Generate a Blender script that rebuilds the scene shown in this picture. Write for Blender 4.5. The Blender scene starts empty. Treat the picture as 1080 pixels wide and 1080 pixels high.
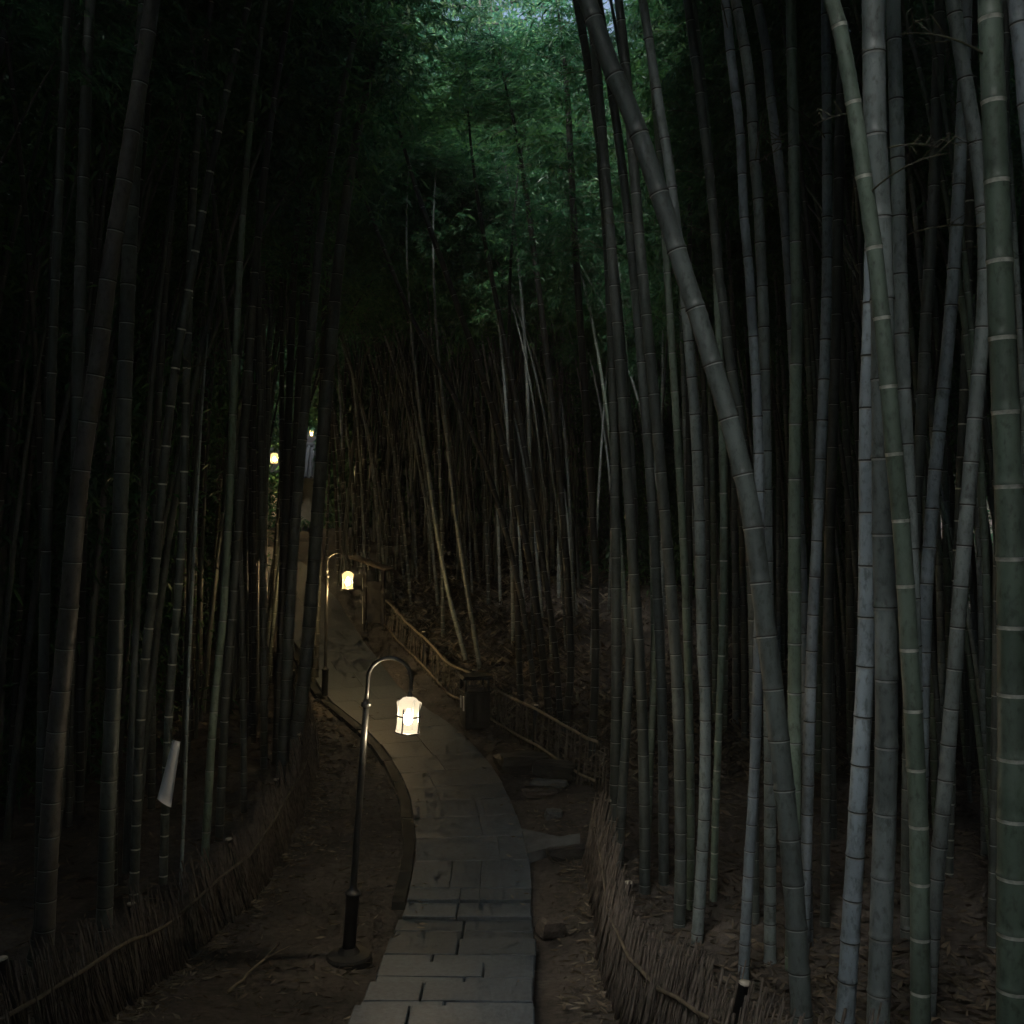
import bpy, math, random
import numpy as np
from mathutils import Vector, Matrix, noise as mnoise

random.seed(7)
RNG = np.random.default_rng(11)
sc = bpy.context.scene
COL = sc.collection
F = 1080.0          # focal length in photo pixels
CAMZ = 4.0

# ------------------------------------------------------------------ materials
def new_mat(name):
    m = bpy.data.materials.new(name); m.use_nodes = True
    nt = m.node_tree
    b = nt.nodes["Principled BSDF"]
    return m, nt, b

def ramp(nt, fac, stops):
    r = nt.nodes.new("ShaderNodeValToRGB")
    els = r.color_ramp.elements
    while len(els) < len(stops): els.new(0.5)
    for e, (p, c) in zip(els, stops):
        e.position = p; e.color = (*c, 1)
    nt.links.new(fac, r.inputs[0])
    return r.outputs[0]

def noise_tex(nt, scale, detail=5, rough=0.6, stretch=(1, 1, 1), coord="Object", w=None):
    tc = nt.nodes.new("ShaderNodeTexCoord")
    mp = nt.nodes.new("ShaderNodeMapping")
    mp.inputs["Scale"].default_value = stretch
    nt.links.new(tc.outputs[coord], mp.inputs["Vector"])
    n = nt.nodes.new("ShaderNodeTexNoise")
    n.inputs["Scale"].default_value = scale
    n.inputs["Detail"].default_value = detail
    n.inputs["Roughness"].default_value = rough
    if w is not None:
        n.noise_dimensions = '4D'; nt.links.new(w, n.inputs["W"])
    nt.links.new(mp.outputs[0], n.inputs["Vector"])
    return n.outputs["Fac"]

def bump(nt, b, h, strength=0.4, dist=0.02):
    bp = nt.nodes.new("ShaderNodeBump")
    bp.inputs["Strength"].default_value = strength
    bp.inputs["Distance"].default_value = dist
    nt.links.new(h, bp.inputs["Height"])
    nt.links.new(bp.outputs[0], b.inputs["Normal"])

def noisy(name, c0, c1, scale=6, rough=0.7, bstr=0.3, bd=0.01, stretch=(1, 1, 1), spec=0.3, rand=False, metal=0.0):
    m, nt, b = new_mat(name)
    w = None
    if rand:
        oi = nt.nodes.new("ShaderNodeObjectInfo")
        mul = nt.nodes.new("ShaderNodeMath"); mul.operation = 'MULTIPLY'; mul.inputs[1].default_value = 40
        nt.links.new(oi.outputs["Random"], mul.inputs[0]); w = mul.outputs[0]
    f = noise_tex(nt, scale, stretch=stretch, w=w)
    col = ramp(nt, f, [(0.32, c0), (0.68, c1)])
    if rand:
        hsv = nt.nodes.new("ShaderNodeHueSaturation")
        mr = nt.nodes.new("ShaderNodeMapRange")
        mr.inputs["To Min"].default_value = 0.6; mr.inputs["To Max"].default_value = 1.3
        nt.links.new(oi.outputs["Random"], mr.inputs["Value"])
        nt.links.new(mr.outputs[0], hsv.inputs["Value"])
        nt.links.new(col, hsv.inputs["Color"]); col = hsv.outputs[0]
    nt.links.new(col, b.inputs["Base Color"])
    b.inputs["Roughness"].default_value = rough
    b.inputs["Specular IOR Level"].default_value = spec
    b.inputs["Metallic"].default_value = metal
    if bstr: bump(nt, b, f, bstr, bd)
    return m

def culm_mat(name, c0, c1, c2):
    """bamboo skin: long streaks, blotchy waxy bloom, per-plant tone"""
    m, nt, b = new_mat(name)
    oi = nt.nodes.new("ShaderNodeObjectInfo")
    mul = nt.nodes.new("ShaderNodeMath"); mul.operation = 'MULTIPLY'; mul.inputs[1].default_value = 60
    nt.links.new(oi.outputs["Random"], mul.inputs[0])
    f1 = noise_tex(nt, 9, 6, 0.65, (1, 1, 0.06), w=mul.outputs[0])
    f2 = noise_tex(nt, 2.2, 4, 0.6, (1, 1, 0.5), w=mul.outputs[0])
    f3 = noise_tex(nt, 30, 4, 0.7, (1, 1, 0.5), w=mul.outputs[0])
    a = ramp(nt, f1, [(0.3, c0), (0.72, c1)])
    k = ramp(nt, f2, [(0.42, (0, 0, 0)), (0.72, (0.9, 0.9, 0.9))])
    mx = nt.nodes.new("ShaderNodeMix"); mx.data_type = 'RGBA'
    nt.links.new(k, mx.inputs[0]); nt.links.new(a, mx.inputs[6]); mx.inputs[7].default_value = (*c2, 1)
    sp = ramp(nt, f3, [(0.34, (0.35, 0.34, 0.30)), (0.50, (1, 1, 1))])
    mm = nt.nodes.new("ShaderNodeMix"); mm.data_type = 'RGBA'; mm.blend_type = 'MULTIPLY'
    mm.inputs[0].default_value = 0.75
    nt.links.new(mx.outputs[2], mm.inputs[6]); nt.links.new(sp, mm.inputs[7])
    at = nt.nodes.new("ShaderNodeAttribute"); at.attribute_name = "tone"
    mt = nt.nodes.new("ShaderNodeMix"); mt.data_type = 'RGBA'; mt.blend_type = 'MULTIPLY'; mt.inputs[0].default_value = 1.0
    nt.links.new(mm.outputs[2], mt.inputs[6]); nt.links.new(at.outputs["Color"], mt.inputs[7])
    hsv = nt.nodes.new("ShaderNodeHueSaturation")
    mr = nt.nodes.new("ShaderNodeMapRange")
    mr.inputs["To Min"].default_value = 0.7; mr.inputs["To Max"].default_value = 1.25
    nt.links.new(oi.outputs["Random"], mr.inputs["Value"])
    nt.links.new(mr.outputs[0], hsv.inputs["Value"])
    nt.links.new(mt.outputs[2], hsv.inputs["Color"])
    nt.links.new(hsv.outputs[0], b.inputs["Base Color"])
    b.inputs["Roughness"].default_value = 0.5
    b.inputs["Specular IOR Level"].default_value = 0.35
    bump(nt, b, f1, 0.15, 0.004)
    return m

def leaf_mat(name, c0, c1, c2, scale=0.35, trans=0.42):
    m = bpy.data.materials.new(name); m.use_nodes = True
    nt = m.node_tree; nt.nodes.clear()
    out = nt.nodes.new("ShaderNodeOutputMaterial")
    geo = nt.nodes.new("ShaderNodeNewGeometry")
    n = nt.nodes.new("ShaderNodeTexNoise"); n.inputs["Scale"].default_value = scale; n.inputs["Detail"].default_value = 3
    nt.links.new(geo.outputs["Position"], n.inputs["Vector"])
    add = nt.nodes.new("ShaderNodeMath"); add.operation = 'MULTIPLY_ADD'
    nt.links.new(geo.outputs["Random Per Island"], add.inputs[0]); add.inputs[1].default_value = 0.45
    sub = nt.nodes.new("ShaderNodeMath"); sub.operation = 'SUBTRACT'; sub.inputs[1].default_value = 0.22
    nt.links.new(n.outputs["Fac"], sub.inputs[0]); nt.links.new(sub.outputs[0], add.inputs[2])
    col = ramp(nt, add.outputs[0], [(0.25, c0), (0.5, c1), (0.8, c2)])
    d = nt.nodes.new("ShaderNodeBsdfPrincipled")
    d.inputs["Roughness"].default_value = 0.45; d.inputs["Specular IOR Level"].default_value = 0.4
    t = nt.nodes.new("ShaderNodeBsdfTranslucent")
    nt.links.new(col, d.inputs["Base Color"]); nt.links.new(col, t.inputs["Color"])
    mx = nt.nodes.new("ShaderNodeMixShader"); mx.inputs[0].default_value = trans
    nt.links.new(d.outputs[0], mx.inputs[1]); nt.links.new(t.outputs[0], mx.inputs[2])
    nt.links.new(mx.outputs[0], out.inputs[0])
    return m

def glow_mat(name, col, strength):
    m, nt, b = new_mat(name)
    b.inputs["Base Color"].default_value = (0.8, 0.75, 0.6, 1)
    b.inputs["Emission Color"].default_value = (*col, 1)
    f = noise_tex(nt, 5, 3)
    mr = nt.nodes.new("ShaderNodeMapRange")
    mr.inputs["To Min"].default_value = strength * 0.8; mr.inputs["To Max"].default_value = strength * 1.2
    nt.links.new(f, mr.inputs["Value"])
    nt.links.new(mr.outputs[0], b.inputs["Emission Strength"])
    b.inputs["Roughness"].default_value = 0.6
    return m

M = {}
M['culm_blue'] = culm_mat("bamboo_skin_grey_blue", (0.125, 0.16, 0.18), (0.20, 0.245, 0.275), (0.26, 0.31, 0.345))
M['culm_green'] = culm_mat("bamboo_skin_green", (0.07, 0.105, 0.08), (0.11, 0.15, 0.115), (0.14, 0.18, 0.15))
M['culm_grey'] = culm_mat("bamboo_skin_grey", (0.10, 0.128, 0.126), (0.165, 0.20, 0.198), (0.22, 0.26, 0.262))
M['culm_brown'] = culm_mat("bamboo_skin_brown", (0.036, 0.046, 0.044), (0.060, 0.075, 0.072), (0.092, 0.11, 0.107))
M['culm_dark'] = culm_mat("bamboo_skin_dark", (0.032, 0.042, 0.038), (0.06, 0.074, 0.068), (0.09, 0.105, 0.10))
M['ring_pale'] = noisy("bamboo_ring_pale", (0.26, 0.28, 0.24), (0.66, 0.67, 0.60), 26, 0.8, 0)
M['ring_soft'] = noisy("bamboo_ring_soft", (0.20, 0.22, 0.21), (0.32, 0.34, 0.33), 20, 0.8, 0)
M['ring_dark'] = noisy("bamboo_ring_dark", (0.015, 0.016, 0.014), (0.035, 0.035, 0.03), 20, 0.8, 0)
M['twig'] = noisy("bamboo_twig", (0.05, 0.055, 0.035), (0.10, 0.10, 0.06), 10, 0.8, 0)
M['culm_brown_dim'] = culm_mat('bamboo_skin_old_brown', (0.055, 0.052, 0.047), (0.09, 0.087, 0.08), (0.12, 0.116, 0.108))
M['culm_silhouette'] = culm_mat('bamboo_skin_silhouette', (0.012, 0.014, 0.012), (0.026, 0.028, 0.024), (0.04, 0.042, 0.037))  # near-black skin: silhouette and shade darkness put into the colour
M['leaf'] = leaf_mat("bamboo_leaf", (0.02, 0.085, 0.042), (0.045, 0.145, 0.066), (0.09, 0.21, 0.055))
M['tree_leaf'] = leaf_mat("tree_leaf", (0.02, 0.13, 0.06), (0.06, 0.25, 0.12), (0.22, 0.38, 0.10), 0.22, 0.4)
M['bark'] = noisy("tree_bark", (0.04, 0.035, 0.03), (0.09, 0.08, 0.065), 8, 0.9, 0.6, 0.03, (1, 1, 0.3))
M['iron'] = noisy("lamp_black_iron", (0.008, 0.008, 0.008), (0.018, 0.018, 0.017), 14, 0.42, 0.05, 0.002, spec=0.5)
M['concrete'] = noisy("weathered_concrete", (0.05, 0.05, 0.045), (0.10, 0.095, 0.088), 7, 0.85, 0.4, 0.01)
M['stone_dark'] = noisy("near_black_stone", (0.010, 0.010, 0.009), (0.032, 0.031, 0.028), 5, 0.6, 0.6, 0.02)  # near-black base colour for the boulders and lamp bases
M['kerb'] = noisy('near_black_kerb_stone', (0.005, 0.006, 0.005), (0.018, 0.02, 0.017), 6, 0.8, 0.5, 0.01)  # near-black strip along the path's left edge
M['stone_pale'] = noisy("pale_stone", (0.055, 0.062, 0.064), (0.115, 0.125, 0.128), 6, 0.75, 0.5, 0.01)
M['stone_brown'] = noisy("brown_stone", (0.04, 0.034, 0.028), (0.10, 0.082, 0.068), 7, 0.85, 0.6, 0.02)
M['brush'] = noisy("fence_brushwood", (0.042, 0.036, 0.030), (0.135, 0.112, 0.09), 14, 0.9, 0.2, 0.003, rand=False)
M['rail_old'] = noisy('fence_rail_weathered', (0.06, 0.05, 0.035), (0.14, 0.115, 0.08), 12, 0.8, 0.2, 0.003)
M['weave'] = noisy('fence_woven_bamboo', (0.065, 0.056, 0.042), (0.15, 0.13, 0.10), 14, 0.85, 0.2, 0.003)
M['rail'] = noisy("fence_rail", (0.13, 0.105, 0.07), (0.24, 0.20, 0.14), 12, 0.75, 0.2, 0.003)
M['cut'] = noisy("cut_bamboo_end", (0.34, 0.31, 0.24), (0.5, 0.46, 0.38), 12, 0.8, 0.1)
M['wood_dark'] = noisy("stained_dark_wood", (0.005, 0.0045, 0.004), (0.015, 0.0125, 0.011), 9, 0.65, 0.3, 0.004, (1, 1, 0.15))
M['wood_mid'] = noisy("old_wood", (0.06, 0.045, 0.03), (0.12, 0.09, 0.06), 9, 0.8, 0.3, 0.004, (1, 1, 0.15))
M['paint'] = noisy("pale_painted_board", (0.58, 0.58, 0.58), (0.74, 0.74, 0.74), 5, 0.6, 0.1, 0.003)
M['plaster'] = noisy("pale_plaster", (0.34, 0.30, 0.22), (0.48, 0.43, 0.33), 3, 0.9, 0.2)
M['tile'] = noisy("slate_roof_tile", (0.07, 0.08, 0.10), (0.12, 0.135, 0.16), 6, 0.7, 0.5, 0.02)
def paper(name, col, e, clear):
    m = glow_mat(name, col, e); nt = m.node_tree
    out = [n for n in nt.nodes if n.type == 'OUTPUT_MATERIAL'][0]; b = nt.nodes["Principled BSDF"]
    tr = nt.nodes.new("ShaderNodeBsdfTransparent"); tr.inputs[0].default_value = (1, 0.93, 0.8, 1)
    b.inputs['Base Color'].default_value = (0.006, 0.005, 0.004, 1); b.inputs['Specular IOR Level'].default_value = 0.0
    mx = nt.nodes.new("ShaderNodeMixShader"); mx.inputs[0].default_value = clear
    nt.links.new(b.outputs[0], mx.inputs[1]); nt.links.new(tr.outputs[0], mx.inputs[2]); nt.links.new(mx.outputs[0], out.inputs[0])
    return m
M['glow'] = paper("lantern_paper", (1.0, 0.86, 0.62), 0.46, 0.22)
M['bulb'] = glow_mat("lamp_bulb", (1.0, 0.86, 0.64), 1500.0)
M['bulb_far'] = glow_mat("far_lamp_bulb", (1.0, 0.72, 0.36), 3600.0)
M['glow_far'] = paper("far_lantern_paper", (1.0, 0.66, 0.25), 0.85, 0.22)
M['window_glow'] = glow_mat("lit_window", (1.0, 0.66, 0.32), 0.12)
M['twine'] = noisy("dead_leaf", (0.06, 0.048, 0.033), (0.13, 0.105, 0.07), 9, 0.85, 0.0)
M['leaf_rot'] = noisy('rotting_leaf', (0.025, 0.02, 0.014), (0.075, 0.06, 0.042), 9, 0.9, 0.0)
M['litter_pale'] = noisy("dry_leaf_pale", (0.12, 0.10, 0.07), (0.22, 0.19, 0.145), 9, 0.8, 0.0)

def ground_mat():
    m, nt, b = new_mat("packed_earth")
    f1 = noise_tex(nt, 0.9, 8, 0.65); f2 = noise_tex(nt, 14, 6, 0.7); f3 = noise_tex(nt, 55, 3, 0.7)
    c1 = ramp(nt, f1, [(0.32, (0.036, 0.033, 0.029)), (0.5, (0.078, 0.071, 0.063)), (0.68, (0.13, 0.118, 0.104))])
    c2 = ramp(nt, f2, [(0.3, (0.45, 0.42, 0.4)), (0.66, (1.15, 1.1, 1.05))])
    mx = nt.nodes.new("ShaderNodeMix"); mx.data_type = 'RGBA'; mx.blend_type = 'MULTIPLY'; mx.inputs[0].default_value = 1
    nt.links.new(c1, mx.inputs[6]); nt.links.new(c2, mx.inputs[7])
    nt.links.new(mx.outputs[2], b.inputs["Base Color"])
    b.inputs["Roughness"].default_value = 0.9
    b.inputs["Specular IOR Level"].default_value = 0.2
    ad = nt.nodes.new("ShaderNodeMath"); ad.operation = 'MULTIPLY_ADD'; ad.inputs[1].default_value = 0.4
    nt.links.new(f3, ad.inputs[0]); nt.links.new(f2, ad.inputs[2])
    bump(nt, b, ad.outputs[0], 0.9, 0.05)
    return m
M['earth'] = ground_mat()

def paving_mat():
    m, nt, b = new_mat("stone_paving")
    f1 = noise_tex(nt, 1.3, 6, 0.6); f2 = noise_tex(nt, 22, 6, 0.7)
    at = nt.nodes.new("ShaderNodeAttribute"); at.attribute_name = "tone"
    c1 = ramp(nt, f1, [(0.3, (0.040, 0.054, 0.068)), (0.7, (0.076, 0.099, 0.118))])
    c2 = ramp(nt, f2, [(0.3, (0.5, 0.5, 0.48)), (0.62, (1.1, 1.1, 1.1))])
    mx = nt.nodes.new("ShaderNodeMix"); mx.data_type = 'RGBA'; mx.blend_type = 'MULTIPLY'; mx.inputs[0].default_value = 1
    nt.links.new(c1, mx.inputs[6]); nt.links.new(c2, mx.inputs[7])
    m2 = nt.nodes.new("ShaderNodeMix"); m2.data_type = 'RGBA'; m2.blend_type = 'MULTIPLY'; m2.inputs[0].default_value = 1
    nt.links.new(mx.outputs[2], m2.inputs[6]); nt.links.new(at.outputs["Color"], m2.inputs[7])
    nt.links.new(m2.outputs[2], b.inputs["Base Color"])
    rr = nt.nodes.new("ShaderNodeMapRange"); rr.inputs["To Min"].default_value = 0.42; rr.inputs["To Max"].default_value = 0.75
    nt.links.new(f1, rr.inputs["Value"]); nt.links.new(rr.outputs[0], b.inputs["Roughness"])
    bump(nt, b, f2, 0.45, 0.012)
    return m
M['paving'] = paving_mat()

# ------------------------------------------------------------------ terrain
PATH = [(-0.60, 0.0), (-0.55, 3.0), (-0.5, 7.0), (-0.46, 9.0), (-0.44, 10.3), (-0.46, 11.6), (-0.64, 13.1), (-0.87, 14.3),
        (-1.25, 15.6), (-1.75, 16.9), (-2.55, 18.6), (-3.3, 20.3), (-4.1, 22.2), (-5.0, 24.5), (-6.5, 27.5), (-9.0, 30.0), (-13.0, 31.0)]

def catmull(pts, n=8):
    P = [np.array(p, float) for p in pts]
    P = [2*P[0]-P[1]] + P + [2*P[-1]-P[-2]]
    out = []
    for i in range(1, len(P)-2):
        for k in range(n):
            t = k/n
            a, b, c, d = P[i-1], P[i], P[i+1], P[i+2]
            out.append(0.5*((2*b)+(-a+c)*t+(2*a-5*b+4*c-d)*t*t+(-a+3*b-3*c+d)*t**3))
    out.append(P[-2])
    return np.array(out)

PC = catmull(PATH, 10)

def smooth(a, b, x):
    t = np.clip((x-a)/(b-a), 0, 1); return t*t*(3-2*t)

def gz(x, y):
    """terrain height (arrays or floats), without small roughness"""
    x = np.asarray(x, float); y = np.asarray(y, float)
    near = np.where(y < 4, 0.9 + (4-np.clip(y, 0, 4))*0.375, 0.18*np.clip(9-y, 0, 5))
    mid = 0.063*np.clip(y-9.5, 0, 9.5)
    far = 0.25*np.clip(y-19, 0, 11.5)
    z = near + mid + far
    # the right-hand grove floor stays level for longer
    r = smooth(4.0, 9.0, x)
    z = z*(1-r) + r*(near + 0.02*np.clip(y-9.5, 0, 12))
    # valley sides and back slope
    z = z + 0.45*np.clip(-x-11, 0, 40) + 0.35*np.clip(x-15, 0, 40)
    z = z + 0.30*np.clip(y-44, 0, 60)
    return z

def gz1(x, y): return float(gz(x, y))

def rough(x, y):
    v = Vector((x*0.9, y*0.9, 0))
    return 0.05*mnoise.noise(v) + 0.022*mnoise.noise(v*3.7) + 0.012*mnoise.noise(v*9)

def pathdist(x, y):
    d = np.hypot(PC[:, 0]-x, PC[:, 1]-y)
    return float(d.min())

# ------------------------------------------------------------------ mesh builder
class MB:
    def __init__(s): s.v = []; s.f = []; s.m = []; s.tone = None
    def tube(s, pts, radii, seg=8, mat=0, mats=None, cap=True):
        pts = [Vector(p) for p in pts]; n = len(pts); base = len(s.v)
        ref = None
        for i, p in enumerate(pts):
            t = (pts[min(i+1, n-1)]-pts[max(i-1, 0)])
            if t.length < 1e-9: t = Vector((0, 0, 1))
            t.normalize()
            if ref is None:
                ref = Vector((1, 0, 0)) if abs(t.x) < 0.8 else Vector((0, 1, 0))
            ref = (ref - t*ref.dot(t)).normalized()
            bn = t.cross(ref)
            r = radii[i] if hasattr(radii, '__len__') else radii
            for k in range(seg):
                a = 2*math.pi*k/seg
                s.v.append(tuple(p + ref*(r*math.cos(a)) + bn*(r*math.sin(a))))
        for i in range(n-1):
            mi = mats[i] if mats else mat
            for k in range(seg):
                a = base+i*seg+k; b = base+i*seg+(k+1) % seg
                s.f.append((a, b, b+seg, a+seg)); s.m.append(mi)
        if cap:
            s.f.append(tuple(base+k for k in range(seg))[::-1]); s.m.append(mats[0] if mats else mat)
            s.f.append(tuple(base+(n-1)*seg+k for k in range(seg))); s.m.append(mats[-1] if mats else mat)
        return s
    def box(s, c, size, rot=None, mat=0, taper=1.0, bev=0.0):
        cx, cy, cz = c; sx, sy, sz = (d/2 for d in size)
        R = rot.to_3x3() if rot is not None else Matrix.Identity(3)
        b = min(bev, sx*0.9, sy*0.9, sz*0.9)
        def add(x, y, z):
            p = R @ Vector((x, y, z)); s.v.append((p.x+cx, p.y+cy, p.z+cz))
        base = len(s.v)
        if b <= 0:
            for z in (-1, 1):
                k = taper if z > 0 else 1
                for x, y in ((-1, -1), (1, -1), (1, 1), (-1, 1)): add(x*sx*k, y*sy*k, z*sz)
            fs = [(3, 2, 1, 0), (4, 5, 6, 7), (0, 1, 5, 4), (1, 2, 6, 5), (2, 3, 7, 6), (3, 0, 4, 7)]
        else:
            # chamfered box as four stacked rings of 8
            rings = [(-sz, b), (-sz+b, 0), (sz-b, 0), (sz, b)]
            for z, ins in rings:
                k = 1+(taper-1)*(z+sz)/(2*sz)
                X = (sx-ins)*k; Y = (sy-ins)*k
                for x, y in ((-X+b, -Y), (X-b, -Y), (X, -Y+b), (X, Y-b), (X-b, Y), (-X+b, Y), (-X, Y-b), (-X, -Y+b)): add(x, y, z)
            fs = [tuple(range(7, -1, -1)), tuple(range(24, 32))]
            for r in range(3):
                for k in range(8): fs.append((r*8+k, r*8+(k+1) % 8, r*8+8+(k+1) % 8, r*8+8+k))
        for f in fs: s.f.append(tuple(base+i for i in f)); s.m.append(mat)
        return s
    def quad(s, a, b, c, d, mat=0):
        base = len(s.v); s.v += [tuple(a), tuple(b), tuple(c), tuple(d)]
        s.f.append((base, base+1, base+2, base+3)); s.m.append(mat)
    def lathe(s, prof, seg=20, mat=0, c=(0, 0, 0)):
        base = len(s.v)
        for r, z in prof:
            for k in range(seg):
                a = 2*math.pi*k/seg; s.v.append((c[0]+r*math.cos(a), c[1]+r*math.sin(a), c[2]+z))
        for i in range(len(prof)-1):
            for k in range(seg):
                a = base+i*seg+k; b = base+i*seg+(k+1) % seg
                s.f.append((a, b, b+seg, a+seg)); s.m.append(mat)
        s.f.append(tuple(base+k for k in range(seg))[::-1]); s.m.append(mat)
        s.f.append(tuple(base+(len(prof)-1)*seg+k for k in range(seg))); s.m.append(mat)
        return s
    def mesh(s, name, mats, shade=True):
        me = bpy.data.meshes.new(name)
        me.from_pydata(s.v, [], s.f)
        for m in mats: me.materials.append(m)
        me.polygons.foreach_set("material_index", s.m)
        if shade: me.polygons.foreach_set("use_smooth", [True]*len(s.f))
        me.update()
        return me
    def build(s, name, mats, parent=None, shade=True, loc=None):
        if not isinstance(mats, (list, tuple)): mats = [mats]
        return link(name, s.mesh(name, mats, shade), parent, loc)

def link(name, data, parent=None, loc=None):
    o = bpy.data.objects.new(name, data); COL.objects.link(o)
    if parent is not None: o.parent = parent
    if loc is not None: o.location = loc
    return o

def tag(o, label=None, cat=None, group=None, kind=None):
    if label: o['label'] = label
    if cat: o['category'] = cat
    if group: o['group'] = group
    if kind: o['kind'] = kind
    return o

def thing(name, label, cat, loc, rz=0.0, group=None):
    o = bpy.data.objects.new(name, None); COL.objects.link(o)
    o.empty_display_size = 0.2
    o.location = loc; o.rotation_euler = (0, 0, rz)
    return tag(o, label, cat, group)

def big_mesh(name, V, Q, mats, midx=None):
    """quads from numpy arrays"""
    me = bpy.data.meshes.new(name)
    nv, nq = len(V), len(Q)
    me.vertices.add(nv); me.vertices.foreach_set("co", np.ascontiguousarray(V, dtype=np.float32).ravel())
    me.loops.add(nq*4); me.loops.foreach_set("vertex_index", np.ascontiguousarray(Q, dtype=np.int32).ravel())
    me.polygons.add(nq); me.polygons.foreach_set("loop_start", np.arange(0, nq*4, 4, dtype=np.int32))
    for m in mats: me.materials.append(m)
    if midx is not None: me.polygons.foreach_set("material_index", np.ascontiguousarray(midx, dtype=np.int32))
    me.update(calc_edges=True); me.validate()
    return me

def leaf_quads(P, D, L, W, droop=0.25):
    """P base (n,3), D unit dir (n,3), L length (n), W width (n) -> verts, quads: slim leaf diamonds"""
    n = len(P)
    r = RNG.normal(size=(n, 3)); S = np.cross(D, r); S /= np.linalg.norm(S, axis=1)[:, None]+1e-9
    mid = P + D*(L*0.42)[:, None]
    tip = P + D*L[:, None]; tip[:, 2] -= L*droop
    V = np.stack([P, mid+S*(W/2)[:, None], tip, mid-S*(W/2)[:, None]], axis=1).reshape(-1, 3)
    Q = np.arange(n*4).reshape(n, 4)
    return V, Q

def unit(a): return a/(np.linalg.norm(a, axis=-1, keepdims=True)+1e-9)

# ------------------------------------------------------------------ ground sheet
def spaced(lo, a, b, hi, fine, growth=1.25):
    mid = list(np.arange(a, b+1e-6, fine)); out = list(mid)
    s = fine; x = b
    while x < hi: s *= growth; x += s; out.append(x)
    s = fine; x = a
    while x > lo: s *= growth; x -= s; out.insert(0, x)
    return np.array(out)

def make_ground():
    xs = spaced(-170, -5, 6.5, 170, 0.14); ys = spaced(-60, 5.0, 24, 260, 0.14)
    nx, ny = len(xs), len(ys)
    X, Y = np.meshgrid(xs, ys)
    Z = gz(X, Y)
    Zr = np.zeros_like(Z)
    for j in range(ny):
        for i in range(nx):
            x, y = X[j, i], Y[j, i]
            r = rough(x, y)
            if -8 < x < 3 and y < 33:
                pd = pathdist(x, y)
                w = min(1, max(0, (pd-0.72)/0.5))
                r = r*w - 0.06*(1-w)
            # shallow wash-out pit right of the path
            q = math.hypot((x-0.32)/0.50, (y-14.1)/0.42)
            if q < 1.5: r -= 0.22*max(0, 1-q*q/2.25)
            if y > 22 or x > 5 or x < -5: r *= 1.6
            Zr[j, i] = r
    V = np.stack([X, Y, Z+Zr], axis=-1).reshape(-1, 3)
    idx = np.arange(nx*ny).reshape(ny, nx)
    Q = np.stack([idx[:-1, :-1], idx[:-1, 1:], idx[1:, 1:], idx[1:, :-1]], axis=-1).reshape(-1, 4)
    me = big_mesh("ground", V, Q, [M['earth']])
    me.polygons.foreach_set("use_smooth", [True]*len(Q))
    tag(link("ground", me), kind="structure")
make_ground()

# ------------------------------------------------------------------ paved path with shallow steps
def arclen(P):
    s = np.r_[0, np.cumsum(np.hypot(*np.diff(P, axis=0).T))]; return s
PCs = arclen(PC)
def path_at(s):
    x = np.interp(s, PCs, PC[:, 0]); y = np.interp(s, PCs, PC[:, 1])
    e = 0.05
    tx = np.interp(s+e, PCs, PC[:, 0])-np.interp(s-e, PCs, PC[:, 0]); ty = np.interp(s+e, PCs, PC[:, 1])-np.interp(s-e, PCs, PC[:, 1])
    l = math.hypot(tx, ty); tx /= l; ty /= l
    return x, y, ty, -tx          # point, right-hand normal
def half_width(y):
    return float(np.interp(y, [0, 7.4, 8.6, 9.3, 10.2, 12, 16, 19, 24], [0.70, 0.64, 0.645, 0.66, 0.63, 0.63, 0.68, 0.72, 0.72]))

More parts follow.
